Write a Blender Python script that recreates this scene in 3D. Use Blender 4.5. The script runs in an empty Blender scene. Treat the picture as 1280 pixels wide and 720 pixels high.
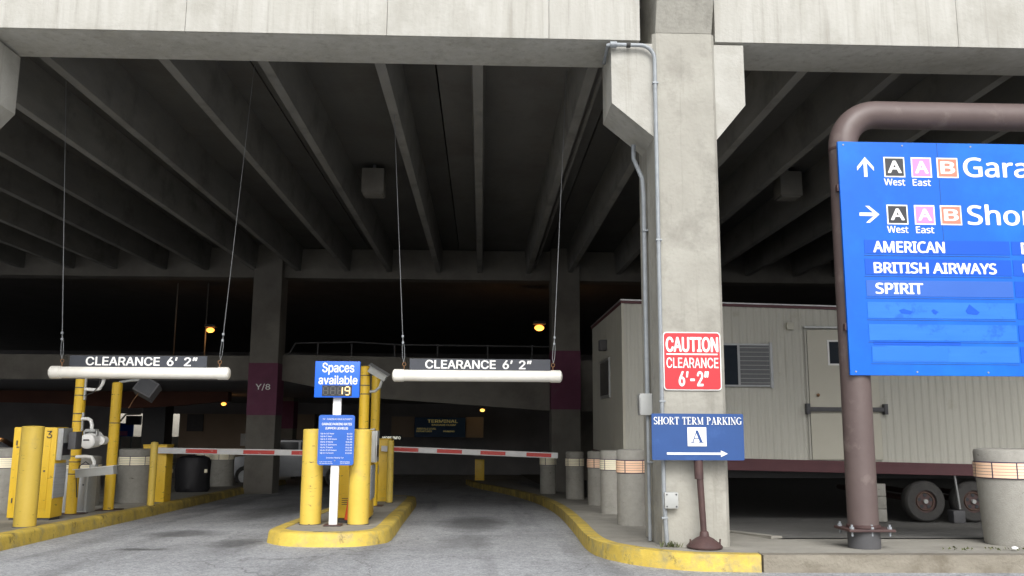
import bpy, bmesh, math, random
from mathutils import Vector, Matrix
random.seed(7)
C = bpy.context.scene.collection
SC = bpy.context.scene
R = math.radians

# ------------------------------------------------------------------ camera
cam_d = bpy.data.cameras.new('camera'); cam = bpy.data.objects.new('camera', cam_d); C.objects.link(cam)
cam_d.sensor_width = 36; cam_d.lens = 36*1085/1280; cam_d.clip_end = 800; cam_d.clip_start = 0.05
_p, _y, _r = R(9.0), math.atan(37/1085), R(0.3)
_f = Vector((math.sin(_y)*math.cos(_p), math.cos(_y)*math.cos(_p), math.sin(_p)))
_rt = Vector((math.cos(_y), -math.sin(_y), 0)); _up = _rt.cross(_f)
_rt2 = _rt*math.cos(_r)+_up*math.sin(_r); _up2 = _up*math.cos(_r)-_rt*math.sin(_r)
_m = Matrix((( _rt2.x, _up2.x, -_f.x, 0), (_rt2.y, _up2.y, -_f.y, 0), (_rt2.z, _up2.z, -_f.z, 1.27), (0,0,0,1)))
cam.matrix_world = _m
SC.camera = cam
# ------------------------------------------------------------------ world, sun, exposure (overcast)
W = bpy.data.worlds.new('World'); SC.world = W; W.use_nodes = True
nt = W.node_tree; nt.nodes.clear()
sky = nt.nodes.new('ShaderNodeTexSky'); sky.sky_type = 'NISHITA'; sky.sun_disc = False
sky.sun_elevation = R(40); sky.sun_rotation = R(170); sky.air_density = 1.0; sky.dust_density = 4.0; sky.ozone_density = 1.0
hs = nt.nodes.new('ShaderNodeHueSaturation'); hs.inputs['Saturation'].default_value = 0.22
bg = nt.nodes.new('ShaderNodeBackground'); bg.inputs[1].default_value = 0.15
wo = nt.nodes.new('ShaderNodeOutputWorld')
nt.links.new(sky.outputs[0], hs.inputs['Color']); nt.links.new(hs.outputs[0], bg.inputs[0]); nt.links.new(bg.outputs[0], wo.inputs[0])
sd = bpy.data.lights.new('sun', 'SUN'); sd.energy = 1.2; sd.angle = R(25); sd.color = (1, .985, .96)
sun = bpy.data.objects.new('sun', sd); C.objects.link(sun)
# the sun stands behind the viewer, a little to the left (rotation 170 from +Y), 40 degrees up
_el, _az = R(40), R(190)
_sd = Vector((math.sin(_az)*math.cos(_el), math.cos(_az)*math.cos(_el), math.sin(_el)))
sun.rotation_euler = _sd.to_track_quat('Z', 'Y').to_euler()
SC.view_settings.view_transform = 'Standard'; SC.view_settings.look = 'None'
SC.view_settings.exposure = 0.52; SC.view_settings.gamma = 1.0
SC.render.engine = 'CYCLES'
SC.cycles.max_bounces = 8; SC.cycles.diffuse_bounces = 5
try:
    SC.cycles.use_denoising = True
except Exception: pass

# ------------------------------------------------------------------ materials
def nodes_of(m):
    m.use_nodes = True
    n = m.node_tree; b = n.nodes['Principled BSDF']; return n, b
MATS = {}
def mat(name, c, rough=.6, metal=0., c2=None, scale=6., amt=.5, bump=0., bscale=40., c3=None, s3=1.2, t3=(.55,.7), stretch=None, spec=.5, emit=None, es=0., scuff=0., rand=0., streak=None, sthr=.52):
    """colour c varied towards c2 by fractal noise, blotches of c3 on top, fine bump"""
    if name in MATS: return MATS[name]
    m = bpy.data.materials.new(name); n, b = nodes_of(m); L = n.links.new
    b.inputs['Roughness'].default_value = rough; b.inputs['Metallic'].default_value = metal
    b.inputs['Specular IOR Level'].default_value = spec
    tc = n.nodes.new('ShaderNodeTexCoord'); src = n.nodes.new('ShaderNodeNewGeometry').outputs['Position'] if name.startswith('w_') else tc.outputs['Object']
    oi = n.nodes.new('ShaderNodeObjectInfo')
    if not name.startswith('w_'):
        ad = n.nodes.new('ShaderNodeVectorMath'); ad.operation = 'MULTIPLY_ADD'; L(oi.outputs['Random'], ad.inputs[0]); ad.inputs[1].default_value = (37, 23, 51); L(src, ad.inputs[2]); src = ad.outputs[0]
    if stretch:
        mp = n.nodes.new('ShaderNodeMapping'); mp.inputs['Scale'].default_value = stretch; L(src, mp.inputs[0]); s2 = mp.outputs[0]
    else: s2 = src
    if c2 is None: c2 = tuple(x*.82 for x in c)
    nz = n.nodes.new('ShaderNodeTexNoise'); nz.inputs['Scale'].default_value = scale; nz.inputs['Detail'].default_value = 7; nz.inputs['Roughness'].default_value = .6; L(s2, nz.inputs['Vector'])
    rp = n.nodes.new('ShaderNodeValToRGB'); rp.color_ramp.elements[0].position = .5-.25*1; rp.color_ramp.elements[1].position = .5+.25
    rp.color_ramp.elements[0].color = (*c2, 1); rp.color_ramp.elements[1].color = (*c, 1); L(nz.outputs['Fac'], rp.inputs[0])
    col = rp.outputs[0]
    if c3 is not None:
        n3 = n.nodes.new('ShaderNodeTexNoise'); n3.inputs['Scale'].default_value = s3; n3.inputs['Detail'].default_value = 8; n3.inputs['Roughness'].default_value = .65; L(src, n3.inputs['Vector'])
        r3 = n.nodes.new('ShaderNodeMapRange'); r3.inputs[1].default_value = t3[0]; r3.inputs[2].default_value = t3[1]; L(n3.outputs['Fac'], r3.inputs[0])
        mx = n.nodes.new('ShaderNodeMix'); mx.data_type = 'RGBA'; L(r3.outputs[0], mx.inputs[0]); L(col, mx.inputs[6]); mx.inputs[7].default_value = (*c3, 1); col = mx.outputs[2]
    if streak:   # rain streaks: noise drawn out downwards
        mp = n.nodes.new('ShaderNodeMapping'); mp.inputs['Scale'].default_value = (9, 9, .45); L(src, mp.inputs[0])
        ns = n.nodes.new('ShaderNodeTexNoise'); ns.inputs['Scale'].default_value = 1.1; ns.inputs['Detail'].default_value = 8; ns.inputs['Roughness'].default_value = .68; L(mp.outputs[0], ns.inputs['Vector'])
        rs = n.nodes.new('ShaderNodeMapRange'); rs.inputs[1].default_value = sthr; rs.inputs[2].default_value = sthr+.22; rs.inputs[4].default_value = .75; L(ns.outputs['Fac'], rs.inputs[0])
        mx = n.nodes.new('ShaderNodeMix'); mx.data_type = 'RGBA'; L(rs.outputs[0], mx.inputs[0]); L(col, mx.inputs[6]); mx.inputs[7].default_value = (*streak, 1); col = mx.outputs[2]
    if scuff:
        mp = n.nodes.new('ShaderNodeMapping'); mp.inputs['Scale'].default_value = (5, 5, 17); L(src, mp.inputs[0])
        ns = n.nodes.new('ShaderNodeTexNoise'); ns.inputs['Scale'].default_value = 1.3; ns.inputs['Detail'].default_value = 9; ns.inputs['Roughness'].default_value = .72; L(mp.outputs[0], ns.inputs['Vector'])
        rs = n.nodes.new('ShaderNodeMapRange'); rs.inputs[1].default_value = scuff; rs.inputs[2].default_value = scuff+.06; L(ns.outputs['Fac'], rs.inputs[0])
        mx = n.nodes.new('ShaderNodeMix'); mx.data_type = 'RGBA'; L(rs.outputs[0], mx.inputs[0]); L(col, mx.inputs[6]); mx.inputs[7].default_value = (.06, .05, .035, 1); col = mx.outputs[2]
    if rand:
        rr = n.nodes.new('ShaderNodeMapRange'); rr.inputs[3].default_value = 1-rand; rr.inputs[4].default_value = 1+rand*.6; L(oi.outputs['Random'], rr.inputs[0])
        sv = n.nodes.new('ShaderNodeVectorMath'); sv.operation = 'SCALE'; L(col, sv.inputs[0]); L(rr.outputs[0], sv.inputs['Scale']); col = sv.outputs[0]
    L(col, b.inputs['Base Color'])
    if bump:
        nb = n.nodes.new('ShaderNodeTexNoise'); nb.inputs['Scale'].default_value = bscale; nb.inputs['Detail'].default_value = 5; L(src, nb.inputs['Vector'])
        bp = n.nodes.new('ShaderNodeBump'); bp.inputs['Strength'].default_value = bump; bp.inputs['Distance'].default_value = .02; L(nb.outputs['Fac'], bp.inputs['Height']); L(bp.outputs[0], b.inputs['Normal'])
    if emit: b.inputs['Emission Color'].default_value = (*emit, 1); b.inputs['Emission Strength'].default_value = es
    MATS[name] = m; return m

M_fascia = mat('w_fascia_concrete', (.50,.495,.46), .85, c2=(.41,.40,.36), scale=2.2, stretch=(5,5,.5), bump=.25, bscale=30, c3=(.33,.32,.28), s3=1.4, t3=(.5,.8), streak=(.27,.255,.22), sthr=.53)
M_pillar = mat('w_pillar_concrete', (.40,.39,.345), .85, c2=(.29,.28,.245), scale=1.8, bump=.35, bscale=25, c3=(.20,.19,.165), s3=2.2, t3=(.5,.78), streak=(.22,.21,.18), sthr=.54)
M_corbel = mat('w_corbel_concrete', (.46,.455,.42), .85, c2=(.36,.35,.315), scale=3, bump=.3, bscale=30, c3=(.30,.29,.25), s3=2, t3=(.5,.8), streak=(.27,.26,.22), sthr=.53)
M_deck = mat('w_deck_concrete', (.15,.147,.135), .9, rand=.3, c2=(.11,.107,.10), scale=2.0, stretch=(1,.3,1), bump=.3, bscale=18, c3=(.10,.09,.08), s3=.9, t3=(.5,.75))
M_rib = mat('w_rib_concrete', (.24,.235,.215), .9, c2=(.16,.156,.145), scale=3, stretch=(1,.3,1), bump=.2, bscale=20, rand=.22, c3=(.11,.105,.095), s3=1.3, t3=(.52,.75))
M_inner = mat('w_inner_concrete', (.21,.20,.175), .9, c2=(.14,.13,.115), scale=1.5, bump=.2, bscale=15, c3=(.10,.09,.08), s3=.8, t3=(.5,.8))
M_dark = mat('w_dark_wall', (.28,.275,.28), .95, c2=(.20,.195,.205), scale=1)
M_walk = mat('w_sidewalk', (.34,.325,.285), .9, c2=(.24,.23,.20), scale=2.4, bump=.3, bscale=60, c3=(.17,.16,.14), s3=1.6, t3=(.55,.8))
M_kerbraw = mat('w_bare_kerb', (.30,.275,.225), .9, c2=(.18,.16,.125), scale=2.2, stretch=(1,1,3), bump=.5, bscale=35, c3=(.13,.11,.08), s3=2.5, t3=(.5,.72))
M_lot = mat('w_lot_asphalt', (.17,.168,.16), .92, c2=(.12,.118,.11), scale=6, bump=.4, bscale=120)
M_maroon = mat('w_maroon_paint', (.16,.035,.085), .7, c2=(.11,.025,.06), scale=3, c3=(.13,.05,.08), s3=3)
M_rampglow = mat('w_ramp_painted_glow', (.14,.055,.035), .9, c2=(.08,.035,.025), scale=1.2)  # sodium lamp glow on the ramp underside, put into the base colour
M_yel = mat('yellow_paint', (.80,.53,.035), .42, c2=(.70,.44,.03), scale=3, bump=.12, bscale=25, c3=(.50,.36,.08), s3=5, t3=(.6,.8), scuff=.61)
M_yelpipe = mat('yellow_sleeve', (.74,.54,.095), .5, c2=(.65,.46,.07), scale=4, bump=.1, bscale=18, c3=(.45,.34,.11), s3=4, t3=(.55,.8), scuff=.61, rand=.1)
M_white = mat('white_plastic', (.80,.79,.74), .4, c2=(.70,.68,.62), scale=4, bump=.08, bscale=30, c3=(.45,.42,.36), s3=9, t3=(.66,.8))
M_wht = mat('white_paint', (.80,.80,.78), .45, c2=(.74,.74,.72), scale=5)
M_letter = mat('white_lettering', (.86,.86,.84), .5, c2=(.82,.82,.80), scale=8)
M_metal = mat('galvanised_metal', (.33,.355,.375), .55, .3, c2=(.24,.26,.28), scale=9, bump=.1, bscale=40)
M_grey = mat('grey_housing', (.42,.43,.42), .5, c2=(.33,.34,.33), scale=6)
M_dkgrey = mat('dark_grey_case', (.09,.09,.095), .6, c2=(.06,.06,.065), scale=6)
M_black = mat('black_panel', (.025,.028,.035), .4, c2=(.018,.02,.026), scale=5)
M_rubber = mat('black_rubber', (.03,.03,.03), .75, c2=(.055,.052,.048), scale=12, bump=.2)
M_rustrim = mat('rusty_rim', (.10,.055,.035), .7, c2=(.06,.04,.03), scale=20)
M_cable = mat('steel_cable', (.35,.36,.37), .4, .7)
M_brass = mat('rusty_hook', (.30,.16,.08), .6, .5)
M_blue = mat('blue_sign_face', (.001,.125,.62), .34, c2=(.001,.105,.54), scale=2.5, c3=(.006,.18,.66), s3=1.3, t3=(.45,.8), spec=.3, bump=.06, bscale=2.2)
M_blue2 = mat('blue_strip', (.001,.09,.58), .3, spec=.3, c2=(.001,.08,.52), scale=3)
M_blue_skyrefl = mat('painted_sky_blue_strip', (.022,.18,.62), .3, spec=.35, c2=(.012,.15,.58), scale=2, stretch=(1,1,6), c3=(.006,.115,.52), s3=2.6, t3=(.56,.62))  # sky reflection on the lower strips painted in as a paler blue
M_blue5 = mat('violet_blue_strip', (.018,.115,.50), .3, c2=(.012,.10,.46), scale=2)
M_blue4 = mat('deep_blue_strip', (.001,.15,.85), .33, c2=(.002,.14,.78), scale=3)
M_blueL = mat('blue_display_face', (.008,.13,.75), .4, c2=(.008,.12,.68), scale=3)
M_blueR = mat('blue_rates_face', (.03,.13,.52), .35, c2=(.02,.11,.47), scale=3)
M_navy = mat('navy_sign_face', (.014,.068,.24), .5, c2=(.012,.058,.21), scale=4, c3=(.035,.10,.30), s3=2)
M_red = mat('red_sign_face', (.55,.025,.035), .45, c2=(.48,.02,.03), scale=3)
M_redband = mat('red_band', (.55,.04,.035), .45, c2=(.45,.05,.04), scale=8, c3=(.55,.25,.22), s3=14, t3=(.6,.7))
M_pink = mat('pink_square', (.70,.25,.52), .45, c2=(.66,.23,.48))
M_coral = mat('coral_square', (.83,.21,.15), .45, c2=(.78,.19,.13))
M_brown = mat('brown_pole_paint', (.125,.092,.086), .45, c2=(.10,.072,.068), scale=3, bump=.12, bscale=14, c3=(.21,.17,.155), s3=3.5, t3=(.58,.8))
M_rustpole = mat('rusty_pole', (.085,.045,.04), .6, c2=(.055,.03,.03), scale=8, bump=.2)
M_siding = mat('beige_siding', (.52,.51,.45), .6, c2=(.46,.45,.395), scale=1.8, stretch=(1.5,1.5,.4), c3=(.36,.33,.25), s3=2.5, t3=(.6,.85), streak=(.27,.235,.17), sthr=.60)
M_door = mat('beige_door', (.51,.49,.41), .5, c2=(.47,.45,.375), scale=2.5)
M_skirt = mat('maroon_trim', (.10,.030,.036), .55, c2=(.075,.022,.028), scale=4)
M_alu = mat('aluminium_trim', (.45,.46,.46), .4, .6)
M_glass = mat('dark_glass', (.03,.035,.04), .12, c2=(.02,.025,.03), spec=.7)
M_screen = mat('grey_mesh', (.13,.135,.14), .5, c2=(.10,.105,.11), scale=20)
M_barrel = mat('barrel_concrete', (.36,.35,.315), .9, c2=(.29,.28,.25), scale=14, bump=.35, bscale=90, c3=(.22,.21,.185), s3=3, t3=(.55,.8), rand=.14, scuff=.63)
M_reflo = mat('orange_reflector', (.98,.72,.52), .35, .0, c2=(.97,.62,.42), scale=3)
M_reflw = mat('cream_reflector', (.98,.93,.72), .35, .0, c2=(.97,.88,.64), scale=3)
M_plum = mat('plum_frame', (.07,.045,.09), .5)
M_cone = mat('orange_cone', (.85,.12,.03), .5, c2=(.75,.09,.02))
M_led = mat('amber_led', (.9,.6,.2), .5, emit=(1,.72,.30), es=1.3)
M_ledoff = mat('unlit_led', (.10,.10,.10), .5)
M_lamp = mat('sodium_lamp', (1,.6,.2), .5, emit=(1,.32,.05), es=2.4)
M_lampw = mat('warm_lamp', (1,.7,.3), .5, emit=(1,.50,.09), es=1.8)
M_backlit = mat('backlit_letters', (.5,.4,.15), .5, emit=(.75,.65,.25), es=.07)
M_paper = mat('printed_label', (.42,.44,.46), .5, c2=(.25,.27,.29), scale=2, stretch=(1,1,28))
M_tape = mat('blue_grey_cap', (.22,.27,.32), .5)
M_cream = mat('cream_wall', (.72,.68,.58), .8, c2=(.62,.58,.49))
M_brownwall = mat('w_tan_wall', (.42,.33,.25), .85, c2=(.34,.26,.19), scale=.9)
M_carsil = mat('silver_paint', (.30,.31,.33), .25, .6)
M_cardk = mat('dark_paint', (.02,.022,.03), .2, .3)
M_tail = mat('tail_lamp', (.5,.05,.02), .3, emit=(1,.25,.05), es=.35)
M_weed = mat('weed_leaf', (.07,.11,.03), .7, c2=(.11,.10,.04), scale=20)

def asphalt():
    m = bpy.data.materials.new('road_asphalt'); n, b = nodes_of(m); L = n.links.new
    g = n.nodes.new('ShaderNodeNewGeometry').outputs['Position']
    def noise(s, d=6, r=.6, vec=g, st=None):
        if st:
            mp = n.nodes.new('ShaderNodeMapping'); mp.inputs['Scale'].default_value = st; L(g, mp.inputs[0]); vec = mp.outputs[0]
        x = n.nodes.new('ShaderNodeTexNoise'); x.inputs['Scale'].default_value = s; x.inputs['Detail'].default_value = d; x.inputs['Roughness'].default_value = r; L(vec, x.inputs['Vector']); return x.outputs['Fac']
    def ramp(f, a, ca, bpos, cb):
        x = n.nodes.new('ShaderNodeValToRGB'); e = x.color_ramp.elements; e[0].position = a; e[0].color = (*ca, 1); e[1].position = bpos; e[1].color = (*cb, 1); L(f, x.inputs[0]); return x.outputs[0]
    def mul(a, f, lo):
        mr = n.nodes.new('ShaderNodeMapRange'); mr.inputs[3].default_value = 1; mr.inputs[4].default_value = lo; L(f, mr.inputs[0])
        mr.inputs[1].default_value = 0; mr.inputs[2].default_value = 1
        v = n.nodes.new('ShaderNodeVectorMath'); v.operation = 'SCALE'; L(a, v.inputs[0]); L(mr.outputs[0], v.inputs['Scale']); return v.outputs[0]
    col = ramp(noise(55, 3, .8), .32, (.20,.208,.22), .68, (.46,.47,.485))
    # broad worn patches, tyre tracks along the lane, oil stains and shadow painted as dark ellipses
    big = n.nodes.new('ShaderNodeMapRange'); big.inputs[1].default_value = .45; big.inputs[2].default_value = .75; L(noise(.7, 6), big.inputs[0])
    col = mul(col, big.outputs[0], .72)
    tr = n.nodes.new('ShaderNodeMapRange'); tr.inputs[1].default_value = .5; tr.inputs[2].default_value = .72; L(noise(1.9, 5, .6, st=(1,.09,1)), tr.inputs[0])
    col = mul(col, tr.outputs[0], .62)
    wob = n.nodes.new('ShaderNodeVectorMath'); wob.operation = 'ADD'
    nv = n.nodes.new('ShaderNodeTexNoise'); nv.inputs['Scale'].default_value = 3; nv.inputs['Detail'].default_value = 5; L(g, nv.inputs['Vector'])
    sub = n.nodes.new('ShaderNodeVectorMath'); sub.operation = 'SCALE'; sub.inputs['Scale'].default_value = .5; L(nv.outputs['Color'], sub.inputs[0])
    L(g, wob.inputs[0]); L(sub.outputs[0], wob.inputs[1])
    for (x, y, rx, ry, lo) in ((-3.55,9.55,.30,.18,.35), (-3.75,11.4,.55,.55,.45), (-2.75,10.2,.35,.5,.5), (-.1,13.2,.5,1.6,.45), (-.2,10.4,.35,.9,.7), (-3.6,16,.6,2.5,.55)):
        s = n.nodes.new('ShaderNodeVectorMath'); s.operation = 'SUBTRACT'; L(wob.outputs[0], s.inputs[0]); s.inputs[1].default_value = (x+.25, y+.25, 0)
        q = n.nodes.new('ShaderNodeVectorMath'); q.operation = 'MULTIPLY'; L(s.outputs[0], q.inputs[0]); q.inputs[1].default_value = (1/rx, 1/ry, 0)
        l = n.nodes.new('ShaderNodeVectorMath'); l.operation = 'LENGTH'; L(q.outputs[0], l.inputs[0])
        mr = n.nodes.new('ShaderNodeMapRange'); mr.inputs[1].default_value = 1.15; mr.inputs[2].default_value = .55; L(l.outputs['Value'], mr.inputs[0])
        col = mul(col, mr.outputs[0], lo)
    # sparse pale and dark stones, fine wandering cracks
    vo = n.nodes.new('ShaderNodeTexVoronoi'); vo.inputs['Scale'].default_value = 34; L(g, vo.inputs['Vector'])
    sx = n.nodes.new('ShaderNodeSeparateColor'); L(vo.outputs['Color'], sx.inputs[0])
    st = n.nodes.new('ShaderNodeMapRange'); st.inputs[3].default_value = .82; st.inputs[4].default_value = 1.22; L(sx.outputs[0], st.inputs[0])
    sc = n.nodes.new('ShaderNodeVectorMath'); sc.operation = 'SCALE'; L(col, sc.inputs[0]); L(st.outputs[0], sc.inputs['Scale']); col = sc.outputs[0]
    wv = n.nodes.new('ShaderNodeVectorMath'); wv.operation = 'MULTIPLY_ADD'; wv.inputs[1].default_value = (.9,.9,0); L(nv.outputs['Color'], wv.inputs[0]); L(g, wv.inputs[2])
    vc = n.nodes.new('ShaderNodeTexVoronoi'); vc.feature = 'DISTANCE_TO_EDGE'; vc.inputs['Scale'].default_value = .42; L(wv.outputs[0], vc.inputs['Vector'])
    ck = n.nodes.new('ShaderNodeMapRange'); ck.inputs[1].default_value = .006; ck.inputs[2].default_value = .002; L(vc.outputs['Distance'], ck.inputs[0])
    col = mul(col, ck.outputs[0], .68)
    L(col, b.inputs['Base Color']); b.inputs['Roughness'].default_value = .8
    bp = n.nodes.new('ShaderNodeBump'); bp.inputs['Strength'].default_value = .5; bp.inputs['Distance'].default_value = .008; L(noise(90, 3, .7), bp.inputs['Height']); L(bp.outputs[0], b.inputs['Normal'])
    return m
M_asphalt = asphalt()
def kerb_mat():
    m = bpy.data.materials.new('yellow_kerb_paint'); n, b = nodes_of(m); L = n.links.new
    g = n.nodes.new('ShaderNodeNewGeometry').outputs['Position']
    def nz(s, d=8, r=.65):
        x = n.nodes.new('ShaderNodeTexNoise'); x.inputs['Scale'].default_value = s; x.inputs['Detail'].default_value = d; x.inputs['Roughness'].default_value = r; L(g, x.inputs['Vector']); return x.outputs['Fac']
    def mr(f, a, c):
        x = n.nodes.new('ShaderNodeMapRange'); x.inputs[1].default_value = a; x.inputs[2].default_value = c; L(f, x.inputs[0]); return x.outputs[0]
    def mix(f, a, c):
        x = n.nodes.new('ShaderNodeMix'); x.data_type = 'RGBA'; L(f, x.inputs[0])
        for s, v in ((6, a), (7, c)):
            if isinstance(v, tuple): x.inputs[s].default_value = (*v, 1)
            else: L(v, x.inputs[s])
        return x.outputs[2]
    c = mix(mr(nz(3), .35, .65), (.56,.40,.07), (.74,.55,.10))
    c = mix(mr(nz(5.5, 9, .72), .48, .70), c, (.34,.29,.15))
    c = mix(mr(nz(3.4, 9, .75), .57, .68), c, (.05,.045,.035))
    # farther into the garage the paint turns darker and browner in patches
    sx = n.nodes.new('ShaderNodeSeparateXYZ'); L(g, sx.inputs[0]); f = mr(sx.outputs['Y'], 9.5, 17)
    mm = n.nodes.new('ShaderNodeMath'); mm.operation = 'MULTIPLY'; L(f, mm.inputs[0]); L(mr(nz(2.3), .3, .6), mm.inputs[1])
    c = mix(mm.outputs[0], c, (.22,.17,.05))
    L(c, b.inputs['Base Color']); b.inputs['Roughness'].default_value = .6
    bp = n.nodes.new('ShaderNodeBump'); bp.inputs['Strength'].default_value = .5; bp.inputs['Distance'].default_value = .015; L(nz(22), bp.inputs['Height']); L(bp.outputs[0], b.inputs['Normal'])
    return m
M_kerb = kerb_mat()

# ------------------------------------------------------------------ mesh helpers
ORG = {}
class MB:
    def __init__(s): s.bm = bmesh.new()
    def box(s, x0, x1, y0, y1, z0, z1, bev=0., mtx=None):
        r = bmesh.ops.create_cube(s.bm, size=1)
        vs = r['verts']
        for v in vs: v.co = Vector(((x0+x1)/2+v.co.x*(x1-x0), (y0+y1)/2+v.co.y*(y1-y0), (z0+z1)/2+v.co.z*(z1-z0)))
        if bev:
            es = list({e for v in vs for e in v.link_edges})
            r2 = bmesh.ops.bevel(s.bm, geom=es, offset=bev, segments=2, profile=.6, affect='EDGES'); vs = list({v for f in r2['faces'] for v in f.verts})
            if mtx: 
                # include all verts of the bevelled box
                vs = [v for v in s.bm.verts if v.index == -1 or v in vs]
        if mtx:
            for v in vs: v.co = mtx @ v.co
        return s
    def poly(s, pts, d, axis='y'):
        """closed outline pts (2D) extruded from d[0] to d[1] along axis"""
        def P(a, b, t): return {'y': (a, t, b), 'x': (t, a, b), 'z': (a, b, t)}[axis]
        v0 = [s.bm.verts.new(P(a, b, d[0])) for a, b in pts]; v1 = [s.bm.verts.new(P(a, b, d[1])) for a, b in pts]
        n = len(pts)
        s.bm.faces.new(v0); s.bm.faces.new(v1[::-1])
        for i in range(n): s.bm.faces.new((v0[i], v1[i], v1[(i+1) % n], v0[(i+1) % n]))
        bmesh.ops.recalc_face_normals(s.bm, faces=s.bm.faces[:]); return s
    def cyl(s, p0, p1, r0, r1=None, seg=20, caps=True):
        r1 = r0 if r1 is None else r1
        p0, p1 = Vector(p0), Vector(p1); d = (p1-p0).normalized(); q = d.to_track_quat('Z', 'Y')
        a = [s.bm.verts.new(p0+q @ Vector((r0*math.cos(2*math.pi*i/seg), r0*math.sin(2*math.pi*i/seg), 0))) for i in range(seg)]
        b = [s.bm.verts.new(p1+q @ Vector((r1*math.cos(2*math.pi*i/seg), r1*math.sin(2*math.pi*i/seg), 0))) for i in range(seg)]
        for i in range(seg): s.bm.faces.new((a[i], a[(i+1) % seg], b[(i+1) % seg], b[i]))
        if caps: s.bm.faces.new(a[::-1]); s.bm.faces.new(b)
        return s
    def tube(s, pts, r, seg=12, caps=True):
        pts = [Vector(p) for p in pts]; rings = []; prev = None
        for i, p in enumerate(pts):
            t = ((pts[i+1]-p) if i == 0 else (p-pts[i-1]) if i == len(pts)-1 else (pts[i+1]-p).normalized()+(p-pts[i-1]).normalized()).normalized()
            if prev is None: u = t.orthogonal().normalized()
            else: u = (prev-t*prev.dot(t)).normalized()
            prev = u; w = t.cross(u)
            rings.append([s.bm.verts.new(p+(u*math.cos(2*math.pi*k/seg)+w*math.sin(2*math.pi*k/seg))*r) for k in range(seg)])
        for a, b in zip(rings, rings[1:]):
            for k in range(seg): s.bm.faces.new((a[k], a[(k+1) % seg], b[(k+1) % seg], b[k]))
        if caps: s.bm.faces.new(rings[0][::-1]); s.bm.faces.new(rings[-1])
        return s
    def lathe(s, prof, cx, cy, seg=36):
        rings = [[s.bm.verts.new((cx+r*math.cos(2*math.pi*k/seg), cy+r*math.sin(2*math.pi*k/seg), z)) for k in range(seg)] for r, z in prof]
        for a, b in zip(rings, rings[1:]):
            for k in range(seg): s.bm.faces.new((a[k], a[(k+1) % seg], b[(k+1) % seg], b[k]))
        s.bm.faces.new(rings[0][::-1]); s.bm.faces.new(rings[-1]); return s
    def ell(s, c, rx, ry, rz, seg=18):
        r = bmesh.ops.create_uvsphere(s.bm, u_segments=seg, v_segments=seg//2, radius=1)
        for v in r['verts']: v.co = Vector((c[0]+v.co.x*rx, c[1]+v.co.y*ry, c[2]+v.co.z*rz))
        return s
    def quads(s, vs, fs):
        v = [s.bm.verts.new(p) for p in vs]
        for f in fs: s.bm.faces.new([v[i] for i in f])
        return s
    def build(s, name, m, parent=None, smooth=True, org=None, kind=None, label=None):
        me = bpy.data.meshes.new(name); s.bm.to_mesh(me); s.bm.free()
        return link_mesh(name, me, m, parent, smooth, org, kind, label)
def link_mesh(name, me, m, parent=None, smooth=True, org=None, kind=None, label=None):
    o = bpy.data.objects.new(name, me); C.objects.link(o)
    me.materials.append(m)
    og = ORG.get(parent.name, Vector()) if parent else (Vector(org) if org else Vector())
    if og.length: me.transform(Matrix.Translation(-og))
    if not parent: o.location = og
    ORG[o.name] = og
    if parent: o.parent = parent
    if smooth and len(me.polygons):
        me.polygons.foreach_set('use_smooth', [True]*len(me.polygons)); me.set_sharp_from_angle(angle=R(35))
    if kind: o['kind'] = kind
    if label: o['label'] = label
    return o
def thing(name, label, cat, loc=(0,0,0), group=None):
    o = bpy.data.objects.new(name, None); C.objects.link(o); o.location = loc; o.empty_display_size = .1
    ORG[o.name] = Vector(loc); o['label'] = label; o['category'] = cat
    if group: o['group'] = group
    return o
def tag(o, label, cat, group=None):
    o['label'] = label; o['category'] = cat
    if group: o['group'] = group
    return o
def struct(o): o['kind'] = 'structure'; return o
def dup(root, loc, label, group=None):
    r = root.copy(); C.objects.link(r); r.location = loc; r['label'] = label
    if group: r['group'] = group
    for ch in list(root.children):
        c = ch.copy(); C.objects.link(c); c.parent = r
        for g in list(ch.children):
            d = g.copy(); C.objects.link(d); d.parent = c
    return r
FONTS = {}
for _k, _n in (('sans', 'Inter.woff2'), ('humanist', 'NotoSansHebrew-Regular.woff2')):   # Blender's own bundled typefaces
    try: FONTS[_k] = bpy.data.fonts.load(bpy.utils.system_resource('DATAFILES', path='fonts')+'/'+_n)
    except Exception: FONTS[_k] = None
def text(body, x0, x1, z0, z1, y, m, parent, bold=0., name='lettering', face='sans'):
    """flat lettering fitted to a box on a plane of constant y; bold strokes are the outline printed a few times, slightly shifted"""
    cu = bpy.data.curves.new('t', 'FONT'); cu.body = body; cu.size = 1; cu.resolution_u = 4
    if FONTS.get(face): cu.font = FONTS[face]
    to = bpy.data.objects.new('t', cu); C.objects.link(to)
    dg = bpy.context.evaluated_depsgraph_get(); me = bpy.data.meshes.new_from_object(to.evaluated_get(dg))
    bpy.data.objects.remove(to); bpy.data.curves.remove(cu)
    vs = [v.co.copy() for v in me.vertices]; fs = [tuple(p.vertices) for p in me.polygons]
    a, b, c, d = min(v.x for v in vs), max(v.x for v in vs), min(v.y for v in vs), max(v.y for v in vs)
    sh = [(0,0)]+([(bold*math.cos(k*math.pi/4), bold*.6*math.sin(k*math.pi/4)) for k in range(8)] if bold else [])
    sz = (z1-z0)/(d-c); sx = (x1-x0)/(b-a); V = []; F = []
    for q, (dx, dz) in enumerate(sh):
        n = len(V)
        for v in vs: V.append((x0+(v.x-a+dx)*sx, y-.00005*q, z0+(v.y-c+dz)*sz))
        F += [tuple(n+i for i in f) for f in fs]
    m2 = bpy.data.meshes.new(name); m2.from_pydata(V, [], F); bpy.data.meshes.remove(me)
    return link_mesh(name, m2, m, parent, smooth=False)
def gz(y): return 0. if y < 8.5 else -.033*(y-8.5)

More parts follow.
